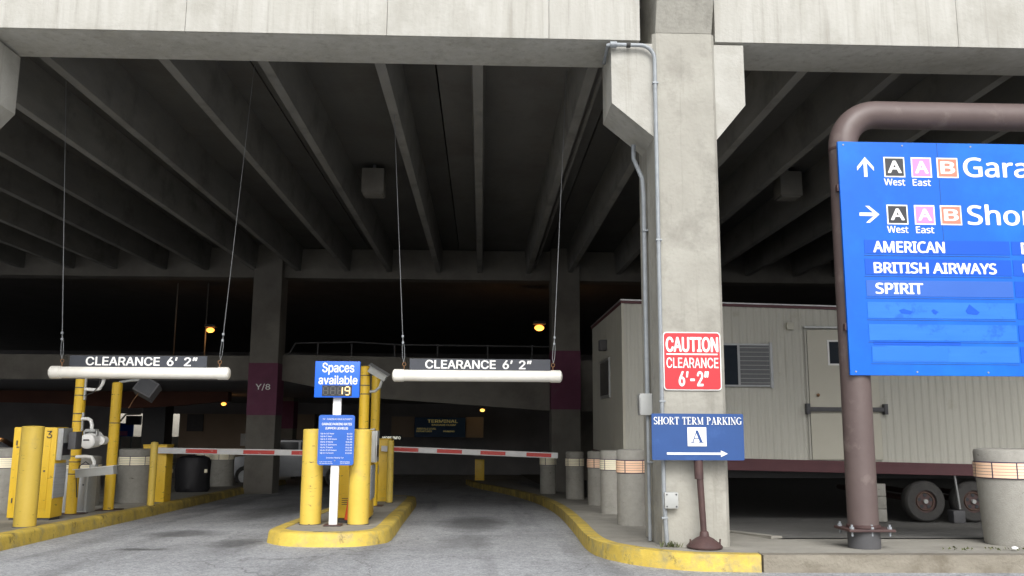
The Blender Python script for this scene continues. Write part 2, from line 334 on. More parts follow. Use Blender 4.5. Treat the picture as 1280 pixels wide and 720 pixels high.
# ------------------------------------------------------------------ ground
mb = MB(); xs = [-60,-20,-10,-6,-4,-3,-2,-1,0,1,2,3,5,8,20,60]; ys = [-60,-20,-5,0,3,5,6,7,7.7,8.5,9.5]+[10.5+i for i in range(14)]+[28,35,45,60,120,300]
def gzr(y): return gz(min(y, 45))
V = [[mb.bm.verts.new((x, y, gzr(y)-(.3 if x >= 3 and y >= 10.4 else 0))) for x in xs] for y in ys]
for j in range(len(ys)-1):
    for i in range(len(xs)-1): mb.bm.faces.new((V[j][i], V[j][i+1], V[j+1][i+1], V[j+1][i]))
struct(mb.build('road', M_asphalt))

def raised(name, outer, inner_close, top=.15, kw=.16, mk=M_kerb, mw=M_walk, closed=False):
    """kerb of width kw following outline 'outer' (walkway on its left side), walkway sheet inside"""
    n = len(outer); P = [Vector((x, y, 0)) for x, y in outer]; N = []
    for i in range(n):
        if closed: a, b = P[i-1], P[(i+1) % n]
        else: a, b = P[max(i-1, 0)], P[min(i+1, n-1)]
        t = (b-a).normalized(); N.append(Vector((-t.y, t.x, 0)))
    k = MB(); prof = [(-.03, -.02), (-.012, top-.035), (.0, top-.012), (.02, top), (kw, top+.001), (kw, -.05)]
    rows = []
    for p, nn in zip(P, N):
        rows.append([k.bm.verts.new((p.x+nn.x*o, p.y+nn.y*o, gz(p.y+nn.y*o)+h)) for o, h in prof])
    rng = range(n) if closed else range(n-1)
    for i in rng:
        a, b = rows[i], rows[(i+1) % n]
        for j in range(len(prof)-1): k.bm.faces.new((a[j], a[j+1], b[j+1], b[j]))
    if not closed: k.bm.faces.new(rows[0]); k.bm.faces.new(rows[-1][::-1])
    bmesh.ops.recalc_face_normals(k.bm, faces=k.bm.faces[:])
    struct(k.build('kerb', mk))
    inner = [(p.x+nn.x*(kw-.003), p.y+nn.y*(kw-.003)) for p, nn in zip(P, N)] + inner_close
    w = MB(); vs = [w.bm.verts.new((x, y, gz(y)+top-.006)) for x, y in inner]; f = w.bm.faces.new(vs)
    bmesh.ops.triangulate(w.bm, faces=[f]); bmesh.ops.recalc_face_normals(w.bm, faces=w.bm.faces[:])
    if sum(f.normal.z for f in w.bm.faces) < 0: bmesh.ops.reverse_faces(w.bm, faces=w.bm.faces[:])
    struct(w.build('sidewalk', mw, smooth=False))
def smoothline(pts, n=5):
    out = []
    for i in range(len(pts)-1):
        p0, p1, p2, p3 = (Vector(pts[max(i-1, 0)]), Vector(pts[i]), Vector(pts[i+1]), Vector(pts[min(i+2, len(pts)-1)]))
        for k in range(n):
            t = k/n; q = .5*((2*p1)+(-p0+p2)*t+(2*p0-5*p1+4*p2-p3)*t*t+(-p0+3*p1-3*p2+p3)*t**3); out.append((q.x, q.y))
    out.append(tuple(pts[-1])); return out
# right walk: the outline runs from far inside towards the viewer and then right, along the entrance
rk = smoothline([(-.35,30.5),(-.02,27.2),(.85,22.5),(1.33,18.5),(1.45,15),(1.38,11.8),(1.30,9.75),(1.34,8.9),(1.53,8.42),(1.90,8.12),(2.2,8.06),(2.50,8.03)])
raised('right', rk[::-1], [(.9,32),(1.2,24.5),(2.0,20),(2.3,16.5),(2.36,14),(2.45,10.5),(2.55,8.2)])
# unpainted kerb + concrete apron to the right of the yellow part
raised('apron', [(14,7.98),(5,8.0),(2.505,8.02)], [(2.55,8.2),(2.46,10.5),(2.62,10.6),(3.02,9.2),(14,9.2)], mk=M_kerbraw)
# left walk
lk = smoothline([(-4.55,5.4),(-4.78,7.6),(-4.95,9.5),(-5.07,11),(-5.27,14),(-5.55,17.5),(-5.85,21),(-6.3,26),(-6.55,30)])
raised('left', lk[::-1][::-1], [(-9.2,30),(-9.2,22),(-9.2,14),(-9.2,9),(-9.2,5.4)])
# centre island, closed outline (anticlockwise: walkway on the left of the direction of travel)
isl = [(-1.22,15.5),(-1.33,18.2),(-1.6,18.7),(-2.1,18.7),(-2.4,18.2),(-2.44,13),(-2.42,10.6)]
isl = smoothline(isl+[(-2.33,10.18),(-2.08,9.88),(-1.73,9.79),(-1.38,9.85),(-1.15,10.12),(-1.07,10.6),(-1.13,12.5),(-1.22,15.5)], 3)[:-1]
raised('island', isl, [], closed=True)
# yellow overspray painted on the gutter at the foot of the right kerb
mb = MB(); g = rk[24:54]
for i in range(len(g)-1):
    a, b = Vector(g[i]), Vector(g[i+1]); t = (b-a).normalized(); nr = Vector((t.y, -t.x)); s0 = .02; 
    w0 = .11*math.sin(math.pi*min(1, max(0, (i)/(len(g)-1))))+.005; w1 = .11*math.sin(math.pi*min(1, (i+1)/(len(g)-1)))+.005
    t2 = (Vector(g[min(i+2, len(g)-1)])-b).normalized() if i+2 < len(g) else t; nr2 = Vector((t2.y, -t2.x))
    pa, pb = a-nr*0+nr*s0, b+nr2*s0; qa, qb = a+nr*(s0+w0), b+nr2*(s0+w1)
    # the road lies to the left of the reversed outline, so pick the side facing the lane
    def fl(p, c): 
        d = Vector(p)-Vector(c); return Vector(c)+d
    mb.quads([(pa.x, pa.y, gz(pa.y)+.005), (pb.x, pb.y, gz(pb.y)+.005), (qb.x, qb.y, gz(qb.y)+.005), (qa.x, qa.y, gz(qa.y)+.005)], [(0,1,2,3)])
struct(mb.build('road_marking', M_kerb, smooth=False))
# lot behind the apron, where the office trailer stands
def lz(y): return .131-(y-9.2)*.0775 if y < 14.2 else -.256-(y-14.2)*.03
mb = MB(); pv = None
for y in (9.2,10.6,12,14.2,18,22.9,30,44.9):
    xl = 3.02 if y < 9.5 else 2.62 if y < 11 else 2.42 if y < 23 else 2.0
    row = [mb.bm.verts.new((x, y, lz(y))) for x in (xl, 4, 6, 10, 39)]
    if pv:
        for i in range(4): mb.bm.faces.new((pv[i], pv[i+1], row[i+1], row[i]))
    pv = row
struct(mb.build('parking_lot', M_lot, smooth=False))
# low edging stone between walk and lot
mb = MB(); mb.quads([(2.62,10.6,.075),(3.02,9.2,.15),(3.14,9.22,.15),(2.74,10.62,.075),(2.62,10.6,-.1),(3.02,9.2,.0),(3.14,9.22,.0),(2.74,10.62,-.1)], [(0,1,2,3),(0,4,5,1),(2,6,7,3),(1,5,6,2),(3,7,4,0)])
struct(mb.build('edging', M_walk, smooth=False))

# ------------------------------------------------------------------ front girders, pillars
def girder(x0, x1, label, ang=0., joints=()):
    g = thing('concrete_girder', label, 'girder', (x0, 8.52, 5.24), 'front girders of the garage')
    MB().box(x0, x1, 8.52, 9.2, 5.24, 6.9, .012).build('beam', M_fascia, g)
    xs = [x0]+[j for j in joints if x0 < j < x1]+[x1]
    for a, b in zip(xs, xs[1:]):
        MB().box(a+.0015, b-.0015, 8.485, 8.523, 5.243, 6.9, .006).build('panel', M_fascia, g)
    return g
gl = girder(-30, 1.615, 'long pale concrete girder over the two entry lanes, left of the pillar', joints=(-12,-8.4,-5.7,-3.08,-1.02,.66))
gr_ = girder(2.40, 30, 'pale concrete girder right of the pillar above the office trailer', joints=(5.0,7.4,11))
gr_.rotation_euler = (0,0,0)
def pillar(x0, x1, label, up=True):
    p = thing('concrete_pillar', label, 'pillar', ((x0+x1)/2, 8.9, 0), 'pillars along the garage front')
    c = .035
    MB().poly([(x0+c,8.47),(x1-c,8.47),(x1,8.47+c),(x1,9.36),(x0,9.36),(x0,8.47+c)], (.13,5.32), 'z').build('shaft', M_pillar, p, smooth=False)
    for s in (-1, 1):
        xi = x0 if s < 0 else x1; xo = xi+s*(.43 if s < 0 else .31); yb = 9.15
        xi += -s*.002
        MB().poly([(xi,5.215),(xo+s*-.006,5.215),(xo,5.205),(xo,4.56),(xi,4.56-(.36 if s < 0 else .38))], (8.50,yb), 'y').build('corbel', M_corbel, p, smooth=False)
    # head of the pillar leans out over the roadway
    MB().poly([(8.47,5.325),(8.06,6.4),(8.06,7.4),(9.3,7.4),(9.3,5.325)], (x0+.03,x1-.03), 'x').build('head', M_pillar, p, smooth=False)
    return p
pillar(1.74, 2.39, 'pale concrete pillar carrying the red caution sign, between lane and trailer')
pillar(-6.03, -5.38, 'concrete pillar at the far left whose corbel reaches into the photo')

# ------------------------------------------------------------------ deck ceiling: double tees
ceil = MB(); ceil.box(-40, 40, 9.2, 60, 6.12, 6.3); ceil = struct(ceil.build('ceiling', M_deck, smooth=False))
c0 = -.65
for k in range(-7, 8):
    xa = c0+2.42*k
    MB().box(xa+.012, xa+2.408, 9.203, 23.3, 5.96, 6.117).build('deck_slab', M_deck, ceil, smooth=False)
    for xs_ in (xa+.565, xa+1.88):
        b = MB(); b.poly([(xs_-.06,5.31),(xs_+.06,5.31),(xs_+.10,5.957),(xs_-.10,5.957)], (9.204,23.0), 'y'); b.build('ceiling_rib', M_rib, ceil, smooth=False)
# second bay behind the cross beam, plain
# cross beam and inner columns
bb = MB().box(-40, 40, 23.02, 23.55, 5.13, 5.93, .01).build('cross_beam', M_inner, ceil, smooth=False)
def column(x, y, w, label, band=None, m=M_inner, top=6.1, words=None):
    p = thing('inner_column', label, 'column', (x, y, gz(y)), 'columns inside the garage')
    MB().box(x-w/2, x+w/2, y, y+w, gz(y)-.05, top, .02).build('shaft', m, p, smooth=False)
    if band: 
        bd = MB().box(x-w/2-.006, x+w/2+.006, y-.006, y+w+.006, band[0], band[1]).build('painted_band', M_maroon, p, smooth=False)
        if words: text(words, x-.17, x+.20, 2.13, 2.30, y-.012, M_letter, bd, .01)
    return p
column(-5.66, 23.0-.25, .74, 'grey inner column with wide maroon band reading Y/8', (1.50,2.84), words='Y/8')
column(2.2, 23.0-.25, .76, 'grey inner column with purple band just left of the office trailer', (1.69,3.22))
column(-8.05, 36, .8, 'farther column with maroon band, seen right of the Y/8 column', (1.1,2.2), top=3)
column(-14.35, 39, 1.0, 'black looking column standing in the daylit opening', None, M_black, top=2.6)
column(4.2, 36, .8, 'deep inner column hidden in the dark behind the trailer', None, top=3)
# upper ramp edge (spandrel) left, middle and right
def spandrel(pts, label, y=23.25, d=.3, m=M_inner):
    o = MB().poly(pts, (y, y+d), 'y').build('spandrel_wall', m, None, smooth=False, org=(pts[0][0], y, pts[0][1])); return tag(o, label, 'wall', 'spandrel walls of the upper ramp')
spandrel([(-40,2.36),(-6.02,2.42),(-6.02,3.06),(-40,3.04)], 'long grey spandrel wall across the dark left bay, ending at the Y/8 column')
spandrel([(-5.30,2.42),(-3.0,1.98),(1.84,1.66),(1.84,3.0),(-2.4,3.06),(-5.30,3.10)], 'grey spandrel wall dipping to the right behind the middle clearance bar')
spandrel([(2.56,1.66),(30,1.5),(30,3.0),(2.56,3.0)], 'dark spandrel wall behind the office trailer')
# upper ramp slab behind the spandrels
mb = MB(); mb.quads([(-40,23.5,2.40),(40,23.5,2.40),(40,60,2.3),(-40,60,2.3),(-40,23.5,2.65),(40,23.5,2.65),(40,60,2.6),(-40,60,2.6)], [(0,3,2,1),(4,5,6,7),(0,1,5,4),(2,3,7,6)])
struct(mb.build('upper_ramp', M_dark, smooth=False))
o = MB().poly([(-19,2.35),(-19,2.0),(-14.6,1.93),(-11.9,1.78),(-10.4,1.86),(-8.6,2.05),(-8.6,2.35)], (30,30.4), 'y').build('ramp_beam', M_rampglow, None, smooth=False, org=(-14,30,2)); tag(o, 'ramp beam painted with red brown lamp glow, hanging in the dark left bay', 'beam')
# railing on top of the middle spandrel
rl = thing('ramp_railing', 'thin grey pipe railing on the spandrel above the middle lane', 'railing', (-.3,23.4,3.0))
MB().tube([(-5.2,23.4,3.05),(-5.0,23.4,3.42),(-3.4,23.4,3.46),(-2.2,23.4,3.40),(1.82,23.4,3.38)], .022, 8).build('rail', M_dkgrey, rl)
for x in (-4.4,-3.5,-2.35,-1.2,.15,1.35): MB().cyl((x,23.4,3.0),(x,23.4,3.42),.02,seg=8).build('post', M_dkgrey, rl)
# garage shell
def shell(n, *b):
    o = MB().box(*b).build(n, M_dark, None, smooth=False, org=((b[0]+b[1])/2, (b[2]+b[3])/2, b[4])); return o
bw = thing('back_wall', 'dark back wall of the garage with one daylit opening', 'wall', (0,45,-1.3))
MB().box(-40,-18.4,45,45.4,-1.6,2.32).build('wall', M_dark, bw, smooth=False)
MB().box(-15.15,40,45,45.4,-1.6,2.32).build('wall', M_dark, bw, smooth=False)
MB().box(-18.397,-15.153,45.002,45.4,1.77,2.32).build('lintel', M_dark, bw, smooth=False)
tag(shell('upper_wall', -40,40,59.7,60,2.5,6.12), 'dark upper wall closing the ramp level at the back', 'wall')
# tan inner wall seen under the ramp, left of the Y/8 column
tw = thing('tan_wall', 'dim tan wall with a dark doorway, right of the daylit opening', 'wall', (-12,44,-1.2))
MB().box(-15.1,-8.4,44.5,44.9,-1.25,1.77).build('wall', M_brownwall, tw, smooth=False)
MB().box(-14.7,-13.9,44.42,44.5,.9,1.75).build('vent', M_dkgrey, tw, smooth=False)
MB().box(-11.6,-10.0,44.42,44.5,-.6,.9).build('doorway', M_black, tw, smooth=False)
MB().box(-12.0,-11.65,44.38,44.5,.2,.8).build('door_lamp', M_wht, tw)
# dimly lit direction sign deep in the garage
sg = thing('far_direction_sign', 'dim dark blue direction sign with yellowish lines, deep in the middle lane', 'sign', (-2,41,.6))
MB().box(-3.1,-.75,41,41.15,.72,1.62).build('sign_face', mat('dim_blue_face', (.01,.06,.16), .5), sg, smooth=False)
text('TERMINAL', -2.5,-1.1,1.38,1.52,40.985, M_backlit, sg, .02); text('BAGGAGE CLAIM', -2.3,-1.2,1.24,1.32,40.985, M_backlit, sg, .02)
text('ARRIVALS LEVEL', -3.0,-2.1,1.06,1.14,40.985, M_backlit, sg, .02); text('DEPARTURES', -3.0,-2.3,.95,1.02,40.985, M_backlit, sg, .02)
text('PARKING', -1.75,-1.25,.95,1.02,40.985, M_backlit, sg, .02)
for x0, x1 in ((-4.2,-3.15),(-.7,.1)):
    tag(MB().box(x0,x1,41.3,41.5,.7,1.66).build('lit_panel', M_brownwall, None, smooth=False, org=(x0,41.3,.7)), 'dim tan panel %s the far blue direction sign' % ('left of' if x0 < -3 else 'right of'), 'panel')
o = thing('far_lit_sign', 'small strip of white glowing letters low in the middle lane', 'sign', (-4.4,40,.4))
MB().box(-4.5,-3.6,40,40.1,.58,.80).build('board', M_black, o, smooth=False); text('MORE INFO', -4.45,-3.65,.63,.75,39.98, mat('lit_letters', (.8,.8,.7), .5, emit=(1,1,.85), es=.5), o, .02)
o = MB().box(-.2,.12,30,30.3,gz(30)+.0,.12,.02).build('yellow_block', M_yel, None, org=(0,30,gz(30))); tag(o, 'small dull yellow post block at the far end of the right kerb', 'post')

# beyond the opening: a bright street
b = thing('street_building', 'pale building seen in daylight through the far opening', 'building', (-22,66,-1.2))
MB().box(-33,-14,66,70,-1.3,7).build('wall', M_cream, b, smooth=False)
for i in range(8): MB().box(-32+i*2.2,-30.6+i*2.2,65.94,66.0,3.2,4.6).build('window', M_glass, b, smooth=False)
tag(MB().box(-32,-14,57,57.3,-1.25,.45,.02).build('low_wall', M_cream, None, smooth=False, org=(-24,57,-1.2)), 'low cream wall outside the far opening', 'wall')
o = thing('street_sign', 'blue sign with pink patch outside the far opening', 'sign', (-19.9,50,-1.2))
MB().box(-20.35,-19.5,50,50.1,.55,1.28).build('sign_face', M_blueL, o, smooth=False); MB().box(-20.2,-19.8,49.98,50,.6,.85).build('patch', M_pink, o, smooth=False)
for x in (-20.2,-19.6): MB().cyl((x,50.1,-1.25),(x,50.1,1.3),.05,seg=8).build('post', M_grey, o)
o = thing('gantry_box', 'dark box on a pale pole outside the far opening, above the blue sign', 'signal box', (-18.9,48,-1.2))
MB().box(-19.15,-18.4,48,48.3,1.2,1.68,.02).build('box', M_dkgrey, o); MB().cyl((-19.55,48.1,-1.25),(-19.55,48.1,1.35),.09,seg=10).build('pole', M_cream, o); MB().tube([(-19.55,48.1,1.3),(-19.2,48.1,1.75),(-18.4,48.1,1.78)],.05,8).build('arm', M_cream, o)

# ------------------------------------------------------------------ lamps (lit in the photo)
def lamp(x, y, z, label, sz=.16, m=M_lamp, energy=14, drop=None, col=(1,.5,.18)):
    t = thing('sodium_lamp', label, 'lamp', (x, y, z), 'lit lamps inside the garage')
    MB().box(x-sz*1.3, x+sz*1.3, y-sz, y+sz*1.2, z+sz*.7, z+sz*1.3, .01).build('housing', M_dkgrey, t)
    MB().ell((x,y,z), sz, sz*.8, sz*.62, 12).build('lens', m, t)
    if drop: MB().cyl((x,y+.05,z+sz*1.2),(x,y+.05,drop),.03,seg=8).build('stem', M_inner, t)
    if energy:
        ld = bpy.data.lights.new('bulb','POINT'); ld.energy = energy; ld.color = col; ld.shadow_soft_size = sz*1.2
        lo = bpy.data.objects.new('bulb', ld); C.objects.link(lo); lo.parent = t; lo.location = (0,-.05,-sz*1.3)
    return t
lamp(1.98,30,4.63,'bright orange sodium lamp above the middle clearance bar', .17, energy=10)
lamp(-9.33,30,4.45,'orange lamp hanging above the left clearance bar', .14, energy=6)
lamp(-9.9,34,2.13-.1,'small orange lamp under the ramp right of the yellow posts', .10, energy=3, drop=2.39)
lamp(.04,40,1.95,'small yellow lamp above the far blue direction sign', .11, M_lampw, 2, drop=2.38, col=(1,.75,.35))
lamp(-19.4,37,2.15,'tiny orange lamp at the dark left edge', .07, energy=5, drop=2.38)
for x in (-10.6,-9.55):
    o = MB().cyl((x,30.2,3.1),(x,30.2,6.1),.025,seg=8).build('hanger_pole', M_inner, None, org=(x,30.2,3.1)); tag(o, 'thin vertical pole %s the hanging orange lamp' % ('well left of' if x < -10 else 'right beside'), 'pole')
# ceiling boxes
for x, y, l in ((-2.0,15.4,'grey box fixture hanging between ribs above the middle lane'), (5.55,15.2,'grey box fixture on the ceiling right of the pillar')):
    t = thing('ceiling_box', l, 'light fixture', (x,y,5.6), 'box fixtures on the ceiling')
    MB().box(x-.20,x+.20,y-.20,y+.20,5.40,5.85,.015).build('case', M_inner, t); MB().box(x-.17,x+.17,y-.17,y+.17,5.375,5.398,.004).build('lens', M_inner, t); MB().cyl((x,y,5.85),(x,y,5.96),.03,seg=8).build('stem', M_metal, t)
o = MB().tube([(1.47,9.25,5.36),(1.40,9.6,5.45),(1.40,22.9,5.45)], .03, 8).build('ceiling_pipe', M_rib, None, org=(1.4,9.6,5.45)); tag(o, 'thin pipe running into the garage along the rib beside the pillar', 'pipe')

# ------------------------------------------------------------------ conduits and boxes on the pillar
t = thing('front_conduit', 'blue grey conduit bending over the corbel and down the pillar front', 'conduit', (1.74,8.45,.15))
arc = [(1.60+.15*math.sin(a), 8.44, 5.02+.15*math.cos(a)) for a in [i*math.pi/14 for i in range(8)]]
MB().tube([(1.27,8.75,5.10),(1.27,8.46,5.17),(1.31,8.44,5.17)]+arc+[(1.75,8.44,3.1),(1.75,8.44,.6),(1.77,8.44,.16)], .021, 10).build('pipe', M_metal, t)
MB().cyl((1.29,8.44,5.17),(1.36,8.44,5.17),.034,seg=12).build('coupling', M_metal, t); MB().cyl((1.46,8.44,5.17),(1.50,8.44,5.17),.03,seg=12).build('coupling', M_rubber, t)
for z in (4.75,3.1,1.50,.40): MB().box(1.722,1.782,8.417,8.468,z,z+.018,.003).build('strap', M_metal, t)
jb = MB().box(1.745,1.875,8.38,8.466,.50,.65,.008).build('junction_box', M_grey, t)
for dx in (.02,.11): MB().cyl((1.745+dx,8.375,.63),(1.745+dx,8.385,.63),.008,seg=8).build('screw', M_dkgrey, jb); MB().cyl((1.745+dx,8.375,.52),(1.745+dx,8.385,.52),.008,seg=8).build('screw', M_dkgrey, jb)
t = thing('side_conduit', 'grey conduit down the left face of the pillar to a box', 'conduit', (1.70,8.9,.15))
MB().tube([(1.60,8.92,4.25),(1.60,8.92,4.1),(1.69,8.92,3.88),(1.70,8.92,3.7),(1.70,8.92,1.6)], .024, 10).build('pipe', M_metal, t)
MB().tube([(1.70,8.92,1.4),(1.70,8.92,.14)], .018, 10).build('lower_pipe', M_metal, t)
bx = MB().box(1.61,1.737,8.84,9.0,1.38,1.60,.01).build('electrical_box', M_grey, t); MB().box(1.606,1.612,8.86,8.98,1.40,1.58,.002).build('cover', M_alu, bx)
for z in (3.3,.9): MB().box(1.68,1.737,8.885,8.955,z,z+.018,.003).build('strap', M_metal, t)

# ------------------------------------------------------------------ caution sign
def rrect(x0, x1, z0, z1, r, n=4):
    out = []
    for cx, cz, a0 in ((x1-r,z1-r,0),(x0+r,z1-r,90),(x0+r,z0+r,180),(x1-r,z0+r,270)):
        for i in range(n+1): a = R(a0+90*i/n); out.append((cx+r*math.cos(a), cz+r*math.sin(a)))
    return out
t = thing('caution_sign', 'red sign with white words CAUTION CLEARANCE on the pillar', 'sign', (2.06,8.46,1.9))
MB().poly(rrect(1.775,2.345,1.618,2.188,.035), (8.452,8.466), 'y').build('backing', M_letter, t, smooth=False)
MB().poly(rrect(1.785,2.335,1.628,2.178,.03), (8.446,8.4515), 'y').build('sign_face', M_red, t, smooth=False)
text('CAUTION', 1.805,2.315,1.995,2.135,8.4445, M_letter, t, .035)
MB().box(1.805,2.31,8.4435,8.4455,1.962,1.976).build('line', M_letter, t, smooth=False)
text('CLEARANCE', 1.805,2.315,1.835,1.935,8.4445, M_letter, t, .012)
text('6\u2019-2\u201d', 1.925,2.215,1.66,1.80,8.4445, M_letter, t, .03)

# ------------------------------------------------------------------ short term parking sign on its stand
SERIF = {  # strokes: ('b',x0,x1,z0,z1) bars, ('s',x0,z0,x1,z1,w) slanted, ('a',cx,cz,rx,rz,a0,a1,w0,w1) arcs of varying width
 'H': (.86,[('b',.08,.26,0,1),('b',.60,.78,0,1),('b',.26,.60,.46,.53),('S',.17),('S',.69)]),
 'T': (.76,[('b',.29,.47,0,1),('b',.02,.74,.93,1),('b',.02,.07,.74,.94),('b',.69,.74,.74,.94),('F',.38)]),
 'I': (.42,[('b',.12,.30,0,1),('S',.21)]),
 'E': (.74,[('b',.10,.28,0,1),('b',.02,.68,.93,1),('b',.02,.70,0,.07),('b',.28,.52,.46,.53),('b',.63,.68,.76,.94),('b',.65,.70,.06,.26),('b',.49,.53,.38,.62)]),
 'R': (.86,[('b',.10,.28,0,1),('S',.19),('a',.30,.74,.32,.25,-90,90,.05,.17),('s',.36,.48,.76,0,.17),('b',.66,.86,0,.06)]),
 'P': (.74,[('b',.10,.28,0,1),('S',.19),('a',.30,.72,.32,.27,-90,90,.05,.17)]),
 'S': (.64,[('a',.32,.74,.24,.24,30,270,.10,.15),('a',.32,.26,.26,.24,-150,90,.10,.15),('b',.50,.55,.70,.98),('b',.06,.11,.02,.30)]),
 'O': (.92,[('a',.46,.5,.40,.48,0,360,.07,.17)]),
 'N': (.90,[('b',.14,.19,0,1),('s',.08,1,.74,0,.19),('b',.71,.76,0,1),('b',.02,.32,0,.06),('b',.60,.88,.94,1)]),
 'M': (1.04,[('b',.13,.18,0,1),('s',.08,1,.50,.05,.19),('s',.50,.05,.84,1,.06),('b',.78,.96,0,1),('b',.02,.30,0,.06),('b',.68,1.02,0,.06),('b',.80,1.02,.94,1)]),
 'A': (.88,[('s',.12,0,.44,1,.06),('s',.42,1,.74,0,.19),('b',.24,.60,.30,.36),('b',.0,.26,0,.06),('b',.56,.90,0,.06)]),
 'K': (.88,[('b',.10,.28,0,1),('S',.19),('s',.26,.42,.72,1,.06),('s',.36,.58,.78,0,.19),('b',.56,.86,.94,1),('b',.58,.90,0,.06)]),
 'G': (.88,[('a',.46,.5,.40,.48,40,320,.08,.17),('b',.64,.80,.05,.42),('b',.56,.88,.38,.44)]), ' ': (.40,[])}
def serif(s, x0, x1, z0, z1, y, m, parent):
    tot = sum(SERIF[c][0]+.06 for c in s)-.06; k = (x1-x0)/tot; h = z1-z0; mb = MB(); x = x0; e = [0]
    def quad(ps):
        e[0] += 1; yy = y-.00006*e[0]; v = [mb.bm.verts.new((x+a*k, yy, z0+b*h)) for a, b in ps]; mb.bm.faces.new(v)
    for c in s:
        w, st = SERIF[c]
        for q in st:
            if q[0] == 'b': quad([(q[1],q[3]),(q[2],q[3]),(q[2],q[4]),(q[1],q[4])])
            elif q[0] in 'SF':
                quad([(q[1]-.17,0),(q[1]+.17,0),(q[1]+.17,.06),(q[1]-.17,.06)])
                if q[0] == 'S': quad([(q[1]-.17,.94),(q[1]+.17,.94),(q[1]+.17,1),(q[1]-.17,1)])
            elif q[0] == 's': quad([(q[1]-q[5]/2,q[2]),(q[1]+q[5]/2,q[2]),(q[3]+q[5]/2,q[4]),(q[3]-q[5]/2,q[4])])
            else:
                _, cx, cz, rx, rz, a0, a1, w0, w1 = q; n = 14
                for i in range(n):
                    pp = []
                    for j, sg_ in ((i,1),(i+1,1),(i+1,-1),(i,-1)):
                        a = R(a0+(a1-a0)*j/n); ww = w0+(w1-w0)*abs(math.cos(a))
                        pp.append((cx+(rx+sg_*ww/2-.0)*math.cos(a), cz+(rz-.03+sg_*w0/2)*math.sin(a)))
                    quad(pp)
        x += (w+.06)*k
    return mb.build('lettering', m, parent, smooth=False)
t = thing('short_term_parking_sign', 'navy SHORT TERM PARKING sign with white arrow on a rusty stand', 'sign', (2.08,8.3,.15))
MB().poly(rrect(1.615,2.495,.955,1.39,.012,2), (8.288,8.303), 'y').build('sign_face', M_navy, t, smooth=False)
serif('SHORT TERM PARKING', 1.635,2.475,1.288,1.358,8.2855, M_letter, t)
MB().box(1.955,2.135,8.283,8.2875,1.085,1.262).build('white_square', M_letter, t, smooth=False)
serif('A', 1.985,2.105,1.118,1.232,8.2805, M_navy, t)
MB().poly([(1.755,1.006),(2.27,1.006),(2.27,.986),(2.335,1.016),(2.27,1.046),(2.27,1.026),(1.755,1.026)], (8.2838,8.2875), 'y').build('arrow', M_letter, t, smooth=False)
MB().cyl((2.10,8.33,.20),(2.055,8.33,1.2),.028,.034,seg=14).build('pole', M_rustpole, t)
MB().cyl((2.066,8.33,.78),(2.062,8.33,.955),.042,seg=14).build('sleeve', M_rustpole, t)
MB().lathe([(.165,.152),(.168,.165),(.14,.195),(.085,.235),(.045,.255),(.04,.29),(.032,.30)],2.10,8.33,28).build('base', M_rustpole, t)
for dx in (-.14,.13): MB().cyl((2.10+dx,8.28,.16),(2.10+dx*1.04,8.28,.235),.008,seg=8).build('bolt', M_rustpole, t)
for dz in (1.05,1.32): MB().box(2.03,2.09,8.302,8.315,dz,dz+.02).build('clamp', M_metal, t)
o = MB()
for i in range(46):
    a = random.uniform(0,6.28); l = random.uniform(.03,.09); x = 1.80+random.gauss(0,.05); y = 8.40+random.gauss(0,.015); d = Vector((math.cos(a),math.sin(a),0))
    w = Vector((-d.y,d.x,0))*.004; b0 = Vector((x,y,.148)); b1 = b0+d*l*.35+Vector((0,0,l*.6)); b2 = b0+d*l+Vector((0,0,l*.7))
    o.quads([b0-w,b0+w,b1+w,b1-w,b2],[(0,1,2,3),(3,2,4)])
tag(o.build('weed', M_weed, None, smooth=False, org=(1.8,8.4,.15)), 'small green weed at the foot of the pillar below the conduit box', 'plant')

# ------------------------------------------------------------------ big blue direction sign
t = thing('direction_sign', 'large blue airport direction sign hung in a brown tubular frame', 'sign', (3.66,8.4,.15))
r_ = .15; xr = 8.6
arc = [(4.02-.35*math.cos(a), 8.43, 4.10+.35*math.sin(a)) for a in [i*math.pi/2/10 for i in range(11)]]
MB().tube([(3.66,8.43,.33),(3.67,8.43,4.0)]+arc+[(xr-.35,8.43,4.45)]+[(xr-.35+.35*math.sin(a),8.43,4.10+.35*math.cos(a)) for a in [i*math.pi/20 for i in range(1,11)]]+[(xr,8.43,.33)], r_-.008, 28).build('frame', M_brown, t)
MB().cyl((3.67,8.43,4.06),(3.67,8.43,4.085),.147,seg=28).build('frame_joint', M_rustpole, t)
pn = MB().box(3.545,xr-.1,8.262,8.292,1.765,4.105,.003).build('panel', M_blue, t, smooth=False)
MB().box(4.555,4.558,8.2595,8.263,3.10,4.10).build('panel_seam', M_navy, pn, smooth=False)
def flat(n, x0, x1, z0, z1, m, y=8.2615, d=.003): return MB().box(x0,x1,y-d,y,z0,z1).build(n, m, t, smooth=False)
def ring(x0,x1,z0,z1,m,ch,nm):
    flat(nm+'_border', x0,x1,z0,z1, M_letter); flat(nm, x0+.014,x1-.014,z0+.014,z1-.014, m, y=8.258)
    w = x1-x0; text(ch, x0+w*.2,x1-w*.2, z0+.045,z1-.042, 8.2538, M_letter, t, .03, face='humanist')
for (x,z0,z1) in ((4.0,3.742,3.95),(4.0,3.258,3.458)):
    ring(x,x+.212,z0,z1,M_black,'A','black_square'); ring(x+.278,x+.485,z0,z1,M_pink,'A','pink_square'); ring(x+.54,x+.755,z0,z1,M_coral,'B','coral_square')
    text('West', x-.005,x+.205,z0-.085,z0-.018,8.259, M_letter, t, .018, face='humanist'); text('East', x+.285,x+.465,z0-.085,z0-.018,8.259, M_letter, t, .018, face='humanist')
